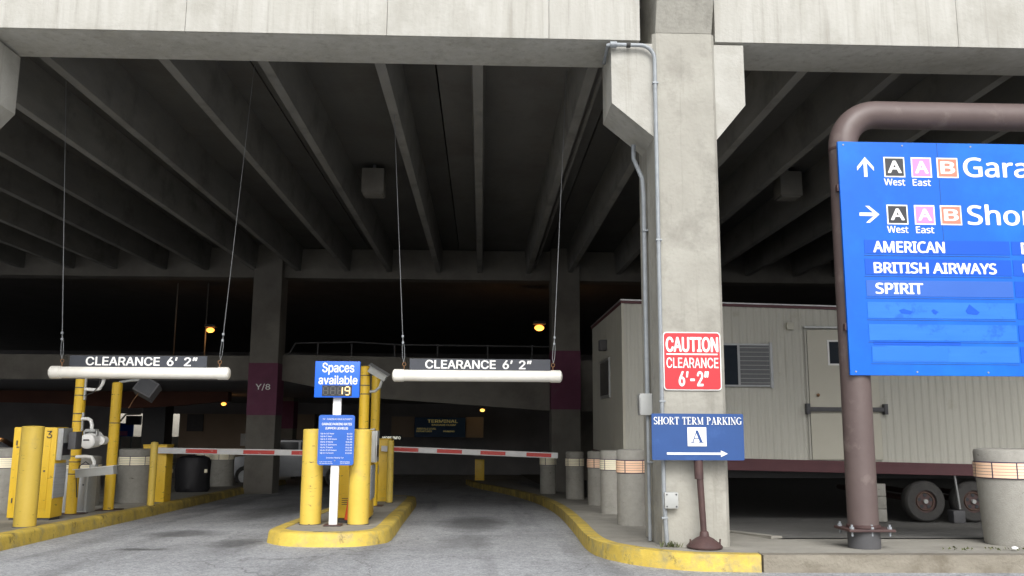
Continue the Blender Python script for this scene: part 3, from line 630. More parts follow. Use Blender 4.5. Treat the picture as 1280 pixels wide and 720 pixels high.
text('Garage', 4.815,5.84,3.695,3.955,8.259, M_letter, t, .018, face='humanist'); text('Short Term', 4.82,6.42,3.265,3.47,8.259, M_letter, t, .018, face='humanist')
def arrow(pts): MB().poly(pts, (8.2585,8.2618), 'y').build('arrow', M_letter, t, smooth=False)
def arr(cx, cz, w, h, up):
    base = [(0,.5),(.5,0.0),(.5,-.19),(.10,.20),(.10,-.5),(-.10,-.5),(-.10,.20),(-.5,-.19),(-.5,0.0)]
    return [(cx+a*w, cz+b*h) if up else (cx+b*w, cz-a*h) for a, b in base]
arrow(arr(3.812,3.843,.17,.205,True)); arrow(arr(3.825,3.357,.20,.17,False))
strips = [(3.755,2.962,3.098,M_blue2),(3.75,2.752,2.908,M_blue2),(3.75,2.537,2.695,M_blue5),(3.75,2.322,2.48,M_blue_skyrefl),(3.752,2.105,2.262,M_blue_skyrefl),(3.765,1.895,2.052,M_blue_skyrefl)]
for i,(x0,z0,z1,m) in enumerate(strips):
    flat('name_strip', x0, 5.215, z0, z1, m); flat('strip_groove', x0-.012, 5.215, z0-.021, z0-.017, M_navy)
    flat('name_strip', 5.235, 6.7, z0, z1, M_blue2); flat('name_strip', 6.75, 8.2, z0, z1, M_blue2)
for x0, x1 in ((4.06,4.20),(4.38,4.45),(4.72,4.86)): MB().poly([(x0,2.40),(x0+(x1-x0)*.3,2.415+(.05 if x1 > 4.8 else 0)),(x1,2.385),(x1-.03,2.36),(x0+.02,2.37)], (8.2565,8.2583), 'y').build('scuff_mark', M_blue2, t, smooth=False)
flat('strip_groove_dark', 3.79, 4.65, 2.062, 2.092, M_blue2)
flat('name_strip', 3.77,4.515,1.905,2.042, M_blue4, y=8.2582)
text('AMERICAN',3.845,4.555,2.975,3.085,8.2575,M_letter,t,.032, face='humanist'); text('BRITISH AIRWAYS',3.840,5.06,2.768,2.872,8.2575,M_letter,t,.032, face='humanist'); text('SPIRIT',3.845,4.31,2.562,2.667,8.2575,M_letter,t,.032, face='humanist')
text('D',5.335,5.42,2.975,3.085,8.2575,M_letter,t,.032, face='humanist'); text('U',5.335,5.42,2.768,2.872,8.2575,M_letter,t,.032, face='humanist')
for x in (3.60,4.2,4.9,5.6,6.3,7.2,8.0):
    for z in (1.80,4.07): MB().cyl((x,8.262,z),(x,8.257,z),.009,seg=8).build('rivet', M_metal, pn)
for z in (2.2,3.6): MB().box(3.53,3.60,8.292,8.34,z,z+.07,.004).build('bracket', M_rustpole, t)
for x in (3.66, xr):
    MB().lathe([(.15,.326),(.156,.33),(.156,.352),(.146,.356)],x,8.43,24).build('collar', M_rustpole, t)
    fl = MB().box(x-.21,x+.23,8.25,8.62,.300,.325,.006).build('base_plate', M_rustpole, t)
    for dx in (-.17,.02,.19):
        for yy in (8.29,8.57): MB().cyl((x+dx,yy,.26),(x+dx,yy,.365),.011,seg=8).build('bolt', M_metal, fl); MB().cyl((x+dx,yy,.325),(x+dx,yy,.345),.022,seg=6).build('nut', M_metal, fl)
    MB().cyl((x,8.43,.14),(x,8.43,.30),.15,seg=24).build('footing', M_dkgrey, t)

# ------------------------------------------------------------------ concrete barrels with reflective bands
def barrel(x, y, z, r, h, label, mref, group, npan=9, rows=5, phase=0., taper=.92):
    t = thing('concrete_barrel', label, 'barrel', (x,y,z), group)
    rb = r*taper
    MB().lathe([(rb-.012,z-.02),(rb,z+.02),(r-.004,z+h-.16),(r,z+h-.03),(r-.012,z+h-.008),(r-.04,z+h)],x,y,40).build('body', M_barrel, t)
    zb0, zb1 = z+h-.29, z+h-.125
    MB().lathe([(r+.001,zb0),(r+.006,zb0+.004),(r+.006,zb1-.004),(r+.001,zb1)],x,y,40).build('band', M_plum, t)
    hh = (zb1-zb0-.018)/rows
    for k in range(npan):
        a0 = 2*math.pi*k/npan+phase; span = 2*math.pi/npan-.012/r; mb = MB()
        for q in range(rows):
            za = zb0+.009+q*hh+.001; zc = za+hh-.0035; n = 5; rr = r+.009
            vv = [(x+rr*math.cos(a0+span*i/n), y+rr*math.sin(a0+span*i/n), zz) for zz in (za,zc) for i in range(n+1)]
            mb.quads(vv, [(i,i+1,i+n+2,i+n+1) for i in range(n)])
        mb.build('reflector', mref, t)
    return t
gA = 'concrete barrels along the right walk'
for (x,y,l,m,ph) in ((1.88,11.03,'nearest barrel of the right row, orange and cream bands beside the pillar',M_reflo,.4),(1.97,13.22,'second barrel of the right row, white banded, just behind the nearest',M_reflw,.2),(2.04,15.4,'third barrel of the right row, peach banded, half hidden by the second',M_reflo,.5),
                     (1.86,17.5,'fourth barrel of the right row, yellow banded with clear gap to its left',M_reflw,.1),(1.50,19.75,'farthest barrel of the right row, under the tip of the barrier arm',M_reflw,.6)):
    barrel(x,y,gz(y)+.145,.18,.92,l,m,gA,5,5,ph,1.)
barrel(5.31,8.75,.145,.305,.92,'large concrete barrel with orange reflective band, right of the brown sign pole',M_reflo,'big concrete barrels',9,5,.25,.86)
gB = 'concrete barrels on the left walk'
barrel(-7.02,13.4,gz(13.4)+.145,.30,.92,'barrel at the left edge behind the yellow ticket machine',M_reflw,gB,7,5,.1,1.06)
barrel(-6.12,15.9,gz(15.9)+.145,.275,.93,'wide barrel with cream band left of the orange gate cabinet',M_reflw,gB,7,5,.3,1.08)
barrel(-7.12,19.6,gz(19.6)+.145,.26,.92,'barrel half hidden right behind the orange gate cabinet',M_reflw,gB,7,5,0,1.06)
barrel(-6.6,14.9,gz(14.9)+.145,.29,.80,'plain grey barrel behind the white camera between the yellow posts',M_reflw,gB,7,5,.2,1.05)
barrel(-6.92,24.0,gz(24)+.145,.29,.98,'far barrel behind the arm, left of the Y/8 column',M_reflw,gB,7,5,.15,1.06)
barrel(-7.6,24.8,gz(24.8)+.145,.29,.98,'far barrel behind the black bagged bin',M_reflw,gB,7,5,.3,1.06)
# black bagged bin
bn = thing('bagged_bin', 'bin wrapped in black plastic behind the left barrier arm', 'bin', (-6.54,20.4,gz(20.4)+.145))
mb = MB(); z0 = gz(20.4)+.14; seg = 28; rings = []
for i,(rr,zz) in enumerate(((.33,0),(.37,.08),(.36,.3),(.38,.5),(.36,.68),(.33,.76),(.22,.80),(.05,.81))):
    rings.append([mb.bm.verts.new((-6.54+rr*(1+.06*math.sin(k*3.1+i)+random.uniform(-.04,.04))*math.cos(2*math.pi*k/seg), 20.4+rr*(1+random.uniform(-.05,.05))*math.sin(2*math.pi*k/seg), z0+zz+(random.uniform(-.015,.015) if i else 0))) for k in range(seg)])
for a,b in zip(rings,rings[1:]):
    for k in range(seg): mb.bm.faces.new((a[k],a[(k+1)%seg],b[(k+1)%seg],b[k]))
mb.bm.faces.new(rings[-1]); mb.build('bag', mat('black_plastic', (.018,.018,.022), .6, bump=.3, bscale=14), bn)
for dx in (-.39,.37): MB().box(-6.54+dx-.03,-6.54+dx+.03,20.1,20.14,z0+.44,z0+.52,.005).build('reflector', M_reflw, bn)

# ------------------------------------------------------------------ yellow bollards and posts
def bollard(x, y, r, top, label, m=M_yelpipe, group='fat yellow bollards', name='yellow_bollard', dome=.012):
    z = gz(y)+.142; t = thing(name, label, 'bollard', (x,y,z), group)
    MB().lathe([(r,z-.02),(r,top-dome),(r*.93,top-dome*.3),(r*.6,top),(.01,top+.003)],x,y,32).build('sleeve', m, t)
    MB().lathe([(r+.012,z-.01),(r+.008,z+.012),(r,z+.014)],x,y,32).build('foot_ring', M_dkgrey, t)
    return t
bollard(-5.30,10.6,.122,1.235,'fat yellow bollard at the far left in front of ticket machine 3')
bollard(-2.08,11.02,.128,1.215,'fat yellow bollard on the island, left of the rates sign')
bollard(-1.50,11.03,.128,1.215,'fat yellow bollard on the island, right of the rates sign with the cone')
bollard(-5.41,14.82,.058,.97,'thin yellow bollard before the orange gate cabinet on the left walk',M_yelpipe,'thin yellow bollards','thin_bollard',.02)
bollard(-1.62,15.9,.058,1.0,'thin yellow bollard before the gate cabinet at the island end',M_yelpipe,'thin yellow bollards','thin_bollard',.02)

def post(x, y, top, label, clamps=(), r=.076):
    z = gz(y)+.142; t = thing('equipment_post', label, 'post', (x,y,z), 'tall yellow equipment posts')
    MB().lathe([(r,z-.01),(r,top-.015),(r*.8,top),(.01,top+.004)],x,y,24).build('pole', M_yel, t)
    MB().box(x-.15,x+.17,y-.15,y+.17,z-.004,z+.012,.003).build('base_plate', M_rustpole, t)
    for c in clamps: MB().lathe([(r+.001,c),(r+.004,c+.002),(r+.004,c+.012),(r+.001,c+.014)],x,y,24).build('clamp', M_dkgrey, t)
    return t
t = post(-5.79,12.83,2.12,'tall yellow post with hose clamps and brackets, beside ticket machine 3',(1.40,1.29,1.77,1.66,1.90,.93,.80,.72,.55))
MB().box(-5.71,-5.685,12.75,12.79,1.60,1.93,.004).build('bracket_plate', M_grey, t); MB().box(-5.71,-5.685,12.75,12.79,1.16,1.42,.004).build('bracket_plate', M_grey, t)
t2 = post(-5.65,13.75,1.90,'tall yellow post standing right of the clamped one, under the clearance bar',(1.27,))
# upper bracket arm + hanging case
t = thing('camera_bracket', 'white pipe arm reaching from the clamped yellow post to the next', 'bracket', (-5.7,12.8,1.75))
MB().tube([(-5.70,12.77,1.755),(-5.56,12.77,1.745),(-5.50,12.77,1.76),(-5.46,12.77,1.83),(-5.44,12.77,1.93)],.024,10).build('arm', M_wht, t)
MB().tube([(-5.69,12.74,1.66),(-5.58,12.74,1.70),(-5.50,12.74,1.80),(-5.48,12.74,1.92)],.006,6).build('wire', M_rubber, t)
MB().box(-5.49,-5.39,12.70,12.84,1.90,1.99,.012).build('head', M_grey, t)
t = thing('hanging_speaker', 'dark grey tilted box hung beside the second tall yellow post', 'speaker', (-5.2,13.7,1.85))
mx = Matrix.Translation((-5.19,13.75,1.80)) @ Matrix.Rotation(R(28),4,'Y') @ Matrix.Rotation(R(-20),4,'X')
MB().box(-.15,.15,-.12,.12,-.13,.13,0,mx).build('case', M_dkgrey, t)
MB().box(-.13,.13,-.124,-.121,-.11,.11,0,mx).build('grille', M_black, t)
MB().tube([(-5.62,13.74,1.90),(-5.45,13.74,1.93),(-5.25,13.76,1.94),(-5.19,13.76,1.90)],.02,8).build('arm', M_grey, t)
MB().tube([(-5.28,13.66,1.74),(-5.36,13.66,1.62),(-5.42,13.66,1.5)],.005,6).build('wire', M_brass, t)
# round camera + long housing on arms
t = thing('dome_camera', 'round white camera in a bracket right of the clamped post', 'camera', (-5.45,12.6,1.1))
MB().tube([(-5.68,12.70,1.33),(-5.58,12.66,1.335),(-5.52,12.62,1.31),(-5.49,12.6,1.24),(-5.49,12.6,1.17)],.024,10).build('arm', M_wht, t)
MB().box(-5.56,-5.42,12.54,12.68,1.15,1.19,.01).build('mount', M_grey, t)
for sx in (-5.575,-5.405): MB().box(sx-.008,sx+.008,12.56,12.62,.98,1.17,.003).build('yoke', M_grey, t)
MB().cyl((-5.49,12.49,1.02),(-5.49,12.75,1.05),.105,.118,seg=26).build('body', M_wht, t)
MB().ell((-5.49,12.49,1.02),.104,.03,.104,20).build('front_cap', M_wht, t); MB().box(-5.53,-5.45,12.452,12.46,1.03,1.05,.002).build('slot', M_dkgrey, t)
MB().cyl((-5.385,12.80,1.03),(-5.385,12.66,1.03),.06,.06,seg=20).build('rear_lamp', M_wht, t)
t = thing('camera_housing', 'long grey camera housing on a curved arm below the round camera', 'camera', (-5.4,12.6,.7))
MB().tube([(-5.70,12.66,.80),(-5.55,12.62,.81),(-5.46,12.6,.80),(-5.42,12.6,.74),(-5.42,12.6,.68)],.024,10).build('arm', M_wht, t)
mx = Matrix.Translation((-5.37,12.58,.60)) @ Matrix.Rotation(R(-6),4,'Y')
MB().box(-.26,.26,-.07,.07,-.055,.055,0,mx).build('body', M_grey, t); MB().box(-.29,.28,-.085,.085,.056,.066,0,mx).build('sun_shield', M_wht, t)
MB().box(-5.46,-5.38,12.55,12.65,.655,.70,.005).build('mount', M_grey, t)
MB().tube([(-5.62,12.6,.25),(-5.64,12.58,.5),(-5.60,12.56,.68),(-5.52,12.56,.74),(-5.47,12.57,.70)],.008,8).build('hose', M_rubber, t)
t = thing('equipment_cabinet', 'grey metal cabinet behind the clamped yellow post', 'cabinet', (-5.8,13.2,0))
zz = gz(13.2)+.142
MB().box(-6.05,-5.70,13.1,13.4,zz,zz+.62,.01).build('body', M_grey, t); MB().box(-6.02,-5.73,13.09,13.1,zz+.04,zz+.58,.004).build('door', M_alu, t)
MB().cyl((-5.76,13.085,zz+.4),(-5.76,13.092,zz+.4),.012,seg=10).build('lock', M_dkgrey, t)

# ------------------------------------------------------------------ ticket machines and gate cabinets
def machine(x0, x1, y, d, top, label, num):
    z = gz(y)+.142; t = thing('ticket_machine', label, 'ticket machine', ((x0+x1)/2,y,z), 'yellow ticket machines')
    MB().box(x0,x1,y,y+d,z+.03,top,.012).build('body', M_yel, t); MB().box(x0+.02,x1-.02,y+.02,y+d-.02,z-.01,z+.03).build('plinth', M_dkgrey, t)
    dr = MB().box(x0+.05,x1-.07,y-.006,y,z+.14,top-.05,.002).build('door', M_yel, t); MB().cyl((x1-.12,y-.012,z+.62),(x1-.12,y-.005,z+.62),.012,seg=10).build('lock', M_dkgrey, dr)
    for hz in (z+.25, top-.2): MB().cyl((x0+.055,y-.012,hz-.03),(x0+.055,y-.012,hz+.03),.008,seg=8).build('hinge', M_dkgrey, dr)
    for q in range(4): MB().box(x0+.16,x1-.22,y-.009,y-.006,z+.2+.025*q,z+.208+.025*q).build('vent_slot', M_black, dr, smooth=False)
    MB().box(x0+.12,x0+.26,y-.010,y-.006,top-.30,top-.20,.001).build('warning_label', M_paper, dr, smooth=False)
    text(num, x1-.125,x1-.06,top-.14,top-.045,y-.0085, M_black, t, .01)
    sc_ = MB().box(x1,x1+.055,y+.02,y+d-.01,top-.42,top-.01,.006).build('reader_unit', M_grey, t); MB().box(x1+.056,x1+.059,y+.05,y+d-.05,top-.36,top-.20).build('screen', M_black, sc_, smooth=False)
    MB().box(x1+.059,x1+.075,y+.01,y+.03,top-.42,top-.01,.003).build('reader_edge', M_alu, sc_)
    MB().box(x1+.001,x1+.012,y+.0,y+d-.01,top-.90,top-.46,.002).build('instruction_plate', M_paper, t)
    return t
m3 = machine(-6.05,-5.50,11.62,.32,1.215,'yellow ticket machine numbered 3 on the left walk','3')
MB().box(-5.40,-5.30,11.72,11.9,.93,1.16,.01).build('intercom', M_dkgrey, m3)
machine(-1.97,-1.45,11.7,.45,1.20,'yellow ticket machine numbered 2 on the island behind the bollards','2')
def gate(x0, x1, y, top, xe, za, zb, label, alab, ya):
    z = gz(y)+.142; t = thing('gate_cabinet', label, 'barrier gate', ((x0+x1)/2,y,z), 'barrier gate cabinets')
    MB().box(x0,x1,y,y+.35,z,top,.012).build('body', M_yel, t); MB().box(x0-.005,x1+.005,y-.005,y+.355,top,top+.02,.006).build('lid', M_yel, t)
    MB().box(x0+.04,x1-.04,y-.005,y,z+.08,top-.06,.002).build('door', M_yel, t)
    MB().box(x0-.02,x0-.002,y+.02,y+.3,z+.05,top-.12).build('side_plate', M_brass, t, smooth=False)
    MB().cyl((x1-.05,ya+.03,za),(x1-.05,y+.1,za),.05,seg=14).build('pivot', M_dkgrey, t)
    # arm is part of the gate: bar with red bands
    mb = MB(); L = xe-(x1-.05); ang = math.atan2(zb-za, L)
    mx = Matrix.Translation((x1-.05,ya,za)) @ Matrix.Rotation(-ang,4,'Y')
    arm = MB().box(-.12,L,-.02,.02,-.05,.05,0,mx).build('arm', mat('arm_white',(.62,.62,.62),.4,c2=(.52,.52,.52)), t, smooth=False)
    return t, mx, L, arm
t, mx, L, arm = gate(-6.02,-5.60,15.95,.88,-2.35,.80,.76,'orange yellow gate cabinet on the left walk with its striped arm lowered','',15.86)
for a in (.42,1.25+.18,2.28,):
    b = MB().box(a,a+.55,-.024,.024,-.036,.032,0,mx).build('red_band', M_redband, arm, smooth=False)
t, mx, L, arm = gate(-2.02,-1.66,16.4,1.0,1.42,.835,.725,'yellow gate cabinet at the island end with striped arm across the middle lane','',16.3)
MB().box(-1.99,-1.88,16.36,16.40,.38,.54,.006).build('lock_box', M_grey, t)
for a in (-.05,.60+.38,1.36+.30,2.32,):
    pass
for a in (.10,.78+.12,1.70,2.55): MB().box(a,a+.46,-.024,.024,-.036,.032,0,mx).build('red_band', M_redband, arm, smooth=False)
# island posts with cameras
post(-1.77,13.3,2.15,'tall yellow post on the island just right of the Spaces sign',(2.0,1.85,1.72,1.2,1.05))
post(-1.80,14.95,2.10,'tall yellow post on the island behind the first, partly hidden',())
t = thing('camera_housing', 'grey camera housing on top of the island posts', 'camera', (-1.6,13.2,2.0))
mx = Matrix.Translation((-1.545,13.15,2.035)) @ Matrix.Rotation(R(30),4,'Y') @ Matrix.Rotation(R(18),4,'X')
MB().box(-.16,.13,-.05,.05,-.055,.04,0,mx).build('body', M_grey, t); MB().box(-.19,.15,-.07,.07,.045,.055,0,mx).build('sun_shield', M_alu, t); MB().box(-.162,-.155,-.04,.04,-.04,.03,0,mx).build('lens', M_glass, t)
MB().tube([(-1.68,13.22,1.76),(-1.60,13.2,1.77),(-1.53,13.18,1.83),(-1.50,13.16,1.93)],.022,10).build('arm', M_grey, t)
MB().tube([(-1.72,13.2,1.17),(-1.60,13.18,1.20),(-1.57,13.15,1.12),(-1.56,13.1,1.0)],.024,10).build('lower_arm', M_grey, t)
# orange cone
t = thing('traffic_cone', 'narrow orange cone on black base between island bollard and sign post', 'cone', (-1.68,11.4,.05))
zz = gz(11.4)+.143
MB().lathe([(.13,zz),(.135,zz+.02),(.12,zz+.035)],-1.68,11.4,20).build('base', M_rubber, t); MB().lathe([(.065,zz+.035),(.018,zz+.36),(.012,zz+.37)],-1.66,11.4,20).build('body', M_cone, t)

# ------------------------------------------------------------------ Spaces available + rates signs
t = thing('spaces_sign', 'blue Spaces available sign with lit amber number 19 on white post', 'sign', (-1.77,10.78,.08))
MB().box(-1.815,-1.715,10.77,10.82,.07,1.70,.008).build('post', M_wht, t)
MB().box(-1.87,-1.66,10.70,10.90,.075,.087,.003).build('base_plate', M_rustpole, t)
MB().box(-2.035,-1.49,10.70,10.768,1.595,2.035,.006).build('case', M_blueL, t)
text('Spaces',-1.945,-1.562,1.872,2.015,10.697,M_letter,t,.018); text('available',-1.985,-1.518,1.755,1.860,10.697,M_letter,t,.018)
MB().box(-1.94,-1.58,10.694,10.70,1.612,1.742).build('display', M_black, t, smooth=False)
SEG = {'a':(0,1,.5,1),'g':(0,1,.5,.5),'d':(0,1,.5,0)}
def digit(x0, z0, w, h, on, ghost=True):
    s_ = .013
    segs = {'a':(x0+s_,x0+w-s_,z0+h-s_,z0+h),'g':(x0+s_,x0+w-s_,z0+h/2-s_/2,z0+h/2+s_/2),'d':(x0+s_,x0+w-s_,z0,z0+s_),
            'f':(x0,x0+s_,z0+h/2,z0+h-s_),'b':(x0+w-s_,x0+w,z0+h/2,z0+h-s_),'e':(x0,x0+s_,z0+s_,z0+h/2),'c':(x0+w-s_,x0+w,z0+s_,z0+h/2)}
    for k,(a,b,c,d) in segs.items():
        MB().box(a+.001,b-.001,10.690,10.6935,c+.001,d-.001).build('segment', M_led if k in on else M_ledoff, t, smooth=False)
for i,on in enumerate(('','','bc','abcdfg')): digit(-1.93+.088*i,1.622,.066,.11,on)
t = thing('rates_sign', 'blue garage parking rates board with rounded corners on the white post', 'sign', (-1.77,10.75,1.1))
MB().poly(rrect(-1.975,-1.54,.785,1.385,.03),(10.752,10.766),'y').build('sign_face', M_blueR, t, smooth=False)
def rt(s,x0,x1,z0,z1,b=.0): text(s,x0,x1,z0,z1,10.750,M_letter,t,b)
rt('BWI - Maryland Aviation Authority'.replace('BWI','VIP') if False else 'TIP - PARKING REVENUE AUTHORITY',-1.93,-1.57,1.325,1.345); rt('GARAGE PARKING RATES',-1.935,-1.575,1.262,1.290,.02); rt('(UPPER LEVELS)',-1.89,-1.62,1.208,1.240,.02)
for i,(a,b) in enumerate((('Up to 1/2 hour','$2.00'),('Up to 1 hour','$4.00'),('Up to 1 1/2 hours','$6.00'),('Up to 2 hours','$10.00'),('Up to 2 1/2 hours','$12.00'),('Up to 3 hours','$16.00'),('Up to 3 1/2 hours','$17.00'),('Up to 24 hours','$22.00'))):
    z = 1.150-.033*i; w = len(a)*.0115; rt(a,-1.945,-1.945+w,z,z+.020,.01); rt(b,-1.565-len(b)*.0125,-1.565,z,z+.020,.01)
rt('Includes Parking Tax',-1.87,-1.66,.862,.882); rt('Lost Ticket Pays',-1.95,-1.80,.818,.832); rt('Maximum Rate Per Day',-1.95,-1.79,.798,.812); rt('Effective Date',-1.70,-1.585,.818,.832); rt('Ask For Receipt',-1.70,-1.585,.798,.812)
for z in (.86,1.36): MB().cyl((-1.765,10.745,z-.02),(-1.765,10.752,z-.02),.008,seg=8).build('bolt', M_metal, t)

# ------------------------------------------------------------------ hanging clearance bars
def clearance(x0, x1, z, bx0, bx1, lx0, lx1, hooks, tops, label):
    t = thing('clearance_bar', label, 'clearance bar', ((x0+x1)/2,11,z), 'hanging clearance bars')
    r = .072
    MB().cyl((x0+.04,11,z),(x1-.04,11,z),r,seg=28).build('tube', M_white, t)
    for s,xe in ((1,x0),(-1,x1)):
        MB().cyl((xe+s*.03,11,z),(xe+s*.15,11,z),r+.007,seg=28).build('end_cap', M_white, t)
        MB().ell((xe+s*.035,11,z),.035,r+.005,r+.005,20).build('end_dome', M_white, t)
    bd = MB().box(bx0,bx1,10.985,10.997,z+r-.004,z+r+.14,.002).build('sign_board', mat('charcoal_board',(.045,.05,.065),.5,c2=(.03,.035,.045)), t, smooth=False)
    zz = z+r+.018
    text('CLEARANCE', lx0, lx0+(lx1-lx0)*.66, zz, zz+.105, 10.982, M_letter, bd, .02); text('6\u2019', lx0+(lx1-lx0)*.73, lx0+(lx1-lx0)*.82, zz, zz+.105, 10.982, M_letter, bd, .02); text('2\u201d', lx0+(lx1-lx0)*.885, lx1, zz, zz+.105, 10.982, M_letter, bd, .02)
    for hx, tx in zip(hooks, tops):
        b0 = Vector((hx,11,z+r)); b1 = Vector((tx,11,5.96))
        MB().cyl(b0,b0+Vector((0,0,.05)),.006,seg=8).build('eye_bolt', M_brass, t)
        rp = [(hx+.022*math.cos(a),11,z+r+.07+.022*math.sin(a)) for a in [i*math.pi/6 for i in range(13)]]
        MB().tube(rp,.005,6,caps=False).build('ring', M_brass, t)
        d = b1-b0; p = lambda s_: b0+d*s_
        k0 = p(.024); k1 = p(.10)
        MB().tube([k0, p(.04)+Vector((.014,0,0)), p(.07)+Vector((.016,0,0)), k1],.0035,6).build('cable_loop', M_cable, t); MB().tube([k0, p(.04)-Vector((.014,0,0)), p(.07)-Vector((.012,0,0)), k1],.0035,6).build('cable_loop', M_cable, t)
        MB().tube([k1, b1],.0045,6).build('cable', M_cable, t)
        for s_ in (.085,.105): q = p(s_); MB().box(q.x-.012,q.x+.014,10.985,11.012,q.z-.014,q.z+.014,.003).build('cable_clip', M_metal, t)
    return t
clearance(-5.37,-3.14,1.893,-5.125,-3.435,-4.92,-3.555,(-5.22,-3.28),(-5.50,-3.05),'white hanging clearance bar over the left lane')
clearance(-1.13,1.02,1.885,-.91,.865,-.71,.625,(-.98,.90),(-1.23,1.09),'white hanging clearance bar over the middle lane')

# ------------------------------------------------------------------ office trailer
TY = 14.2; k_ = TY/12.2; 
def tx(x): return x*k_
def tz(z): return 1.27+(z-1.27)*k_
t = thing('office_trailer', 'long beige corrugated office trailer with maroon trim behind the pillar', 'trailer', (2.31,TY,lz(TY)))
XL, XR, YB = 2.31, 13.6, 18.1
zb, zt = .80, 3.28
def slope(x): return -.020*(x-XL)
# corrugated front wall, slanting slightly as in the photo
mb = MB(); x = XL+.02; prof = []
while x < XR-.02:
    prof += [(x, 0), (x+.045, 0), (x+.07, -.011), (x+.10, -.011), (x+.125, 0)]; x += .125
prof = [q for i, q in enumerate(prof) if i == 0 or q[0] > prof[i-1][0]+1e-5]
lo = [mb.bm.verts.new((a, TY+b, zb+slope(a))) for a, b in prof]; hi = [mb.bm.verts.new((a, TY+b, zt+slope(a))) for a, b in prof]
for i in range(len(prof)-1): mb.bm.faces.new((lo[i], lo[i+1], hi[i+1], hi[i]))
mb.build('front_siding', M_siding, t, smooth=False)
def sbox(x0, x1, y0, y1, z0, z1, bev=0):
    m_ = MB(); m_.box(x0,x1,y0,y1,z0,z1,bev)
    for v in m_.bm.verts: v.co.z += slope(v.co.x)
    return m_
sbox(XL,XR,TY+.004,YB,zb,zt).build('body', M_siding, t, smooth=False)
sbox(XL-.02,XR+.02,TY-.035,YB+.02,zt,zt+.045).build('roof_edge', M_skirt, t, smooth=False)
sbox(XL-.03,XR+.03,TY-.05,YB+.03,zt+.045,zt+.065).build('roof', M_alu, t, smooth=False)
sbox(XL-.012,XR,TY-.022,YB,zb-.19,zb,.004).build('skirt', M_skirt, t, smooth=False)
sbox(XL-.016,XR,TY-.028,TY-.0225,zb-.05,zb-.035).build('skirt_lip', M_skirt, t, smooth=False)
sbox(XL-.012,XL+.03,TY-.02,TY+.0,zb,zt).build('corner_trim', M_door, t, smooth=False)
# end window
w = MB().box(XL-.03,XL,TY+1.38,TY+2.28+.3,1.78,2.50,.004).build('window_frame', M_alu, t, smooth=False)
MB().box(XL-.034,XL-.030,TY+1.42,TY+2.5,1.83,2.45).build('pane', M_glass, w, smooth=False)
o = MB().box(XL-.14,XL-.0,TY+1.75,TY+1.95,2.65,2.85,.02).build('wall_light', M_dkgrey, t)
# front window
x0,x1,z0,z1 = tx(3.30),tx(4.105),tz(1.80)+.03,tz(2.41)+.03
w = thing and MB().box(x0,x1,TY-.05,TY-.013,z0,z1,.004).build('window_frame', M_alu, t, smooth=False)
MB().box(x0+.03,x0+.36,TY-.055,TY-.051,z0+.03,z1-.03).build('pane', M_glass, w, smooth=False)
sc_ = MB().box(x0+.40,x1-.05,TY-.055,TY-.051,z0+.03,z1-.03).build('screen', M_screen, w, smooth=False)
MB().box(x0+.37,x0+.395,TY-.062,TY-.05,z0+.02,z1-.02).build('mullion', M_alu, w, smooth=False)
for i in range(9): MB().box(x0+.40,x1-.05,TY-.060,TY-.0555,z0+.06+i*.072,z0+.068+i*.072).build('blind_slat', M_grey, w, smooth=False)
MB().box(x1-.04,x1+.005,TY-.07,TY-.013,z0-.02,z1+.02,.003).build('frame_edge', M_alu, w, smooth=False)
# door
x0,x1,z0,z1 = tx(4.62),tx(5.62),zb+.02-.07,tz(2.64)
d = MB().box(x0,x1,TY-.045,TY-.013,z0,z1,.004).build('door', M_door, t, smooth=False)
for a,b in ((x0-.035,x0-.008),(x1+.008,x1+.035)): MB().box(a,b,TY-.03,TY-.012,z0,z1).build('door_jamb', M_siding, t, smooth=False)
MB().box(x0-.05,x1+.05,TY-.085,TY-.012,z1+.025,z1+.055,.004).build('drip_cap', M_alu, t, smooth=False)
MB().box(x0-.006,x0-.001,TY-.020,TY-.0125,z0,z1).build('door_gap', M_black, t, smooth=False)
a0,a1,b0,b1 = tx(4.93),tx(5.33),tz(2.16),tz(2.47)
MB().box(a0-.03,a1+.03,TY-.054,TY-.0455,b0-.03,b1+.03).build('light_frame', M_wht, d, smooth=False); MB().box(a0,a1,TY-.058,TY-.0545,b0,b1).build('pane', M_glass, d, smooth=False)
MB().box(x0-.02,x1+.10,TY-.10,TY-.07,tz(1.47)+.02,tz(1.53)+.02,.003).build('security_bar', M_dkgrey, d)
for xx in (x0-.06,x1+.06): MB().box(xx-.02,xx+.04,TY-.11,TY-.013,tz(1.44)+.01,tz(1.57)+.03,.004).build('bar_bracket', M_dkgrey, d)
MB().ell((x0+.13,TY-.075,tz(1.715)),.028,.03,.028,12).build('knob', M_brass, d)
MB().box(tx(4.33),tx(4.43),TY-.07,TY-.013,tz(2.64),tz(2.74),.006).build('outlet_box', M_door, t, smooth=False)
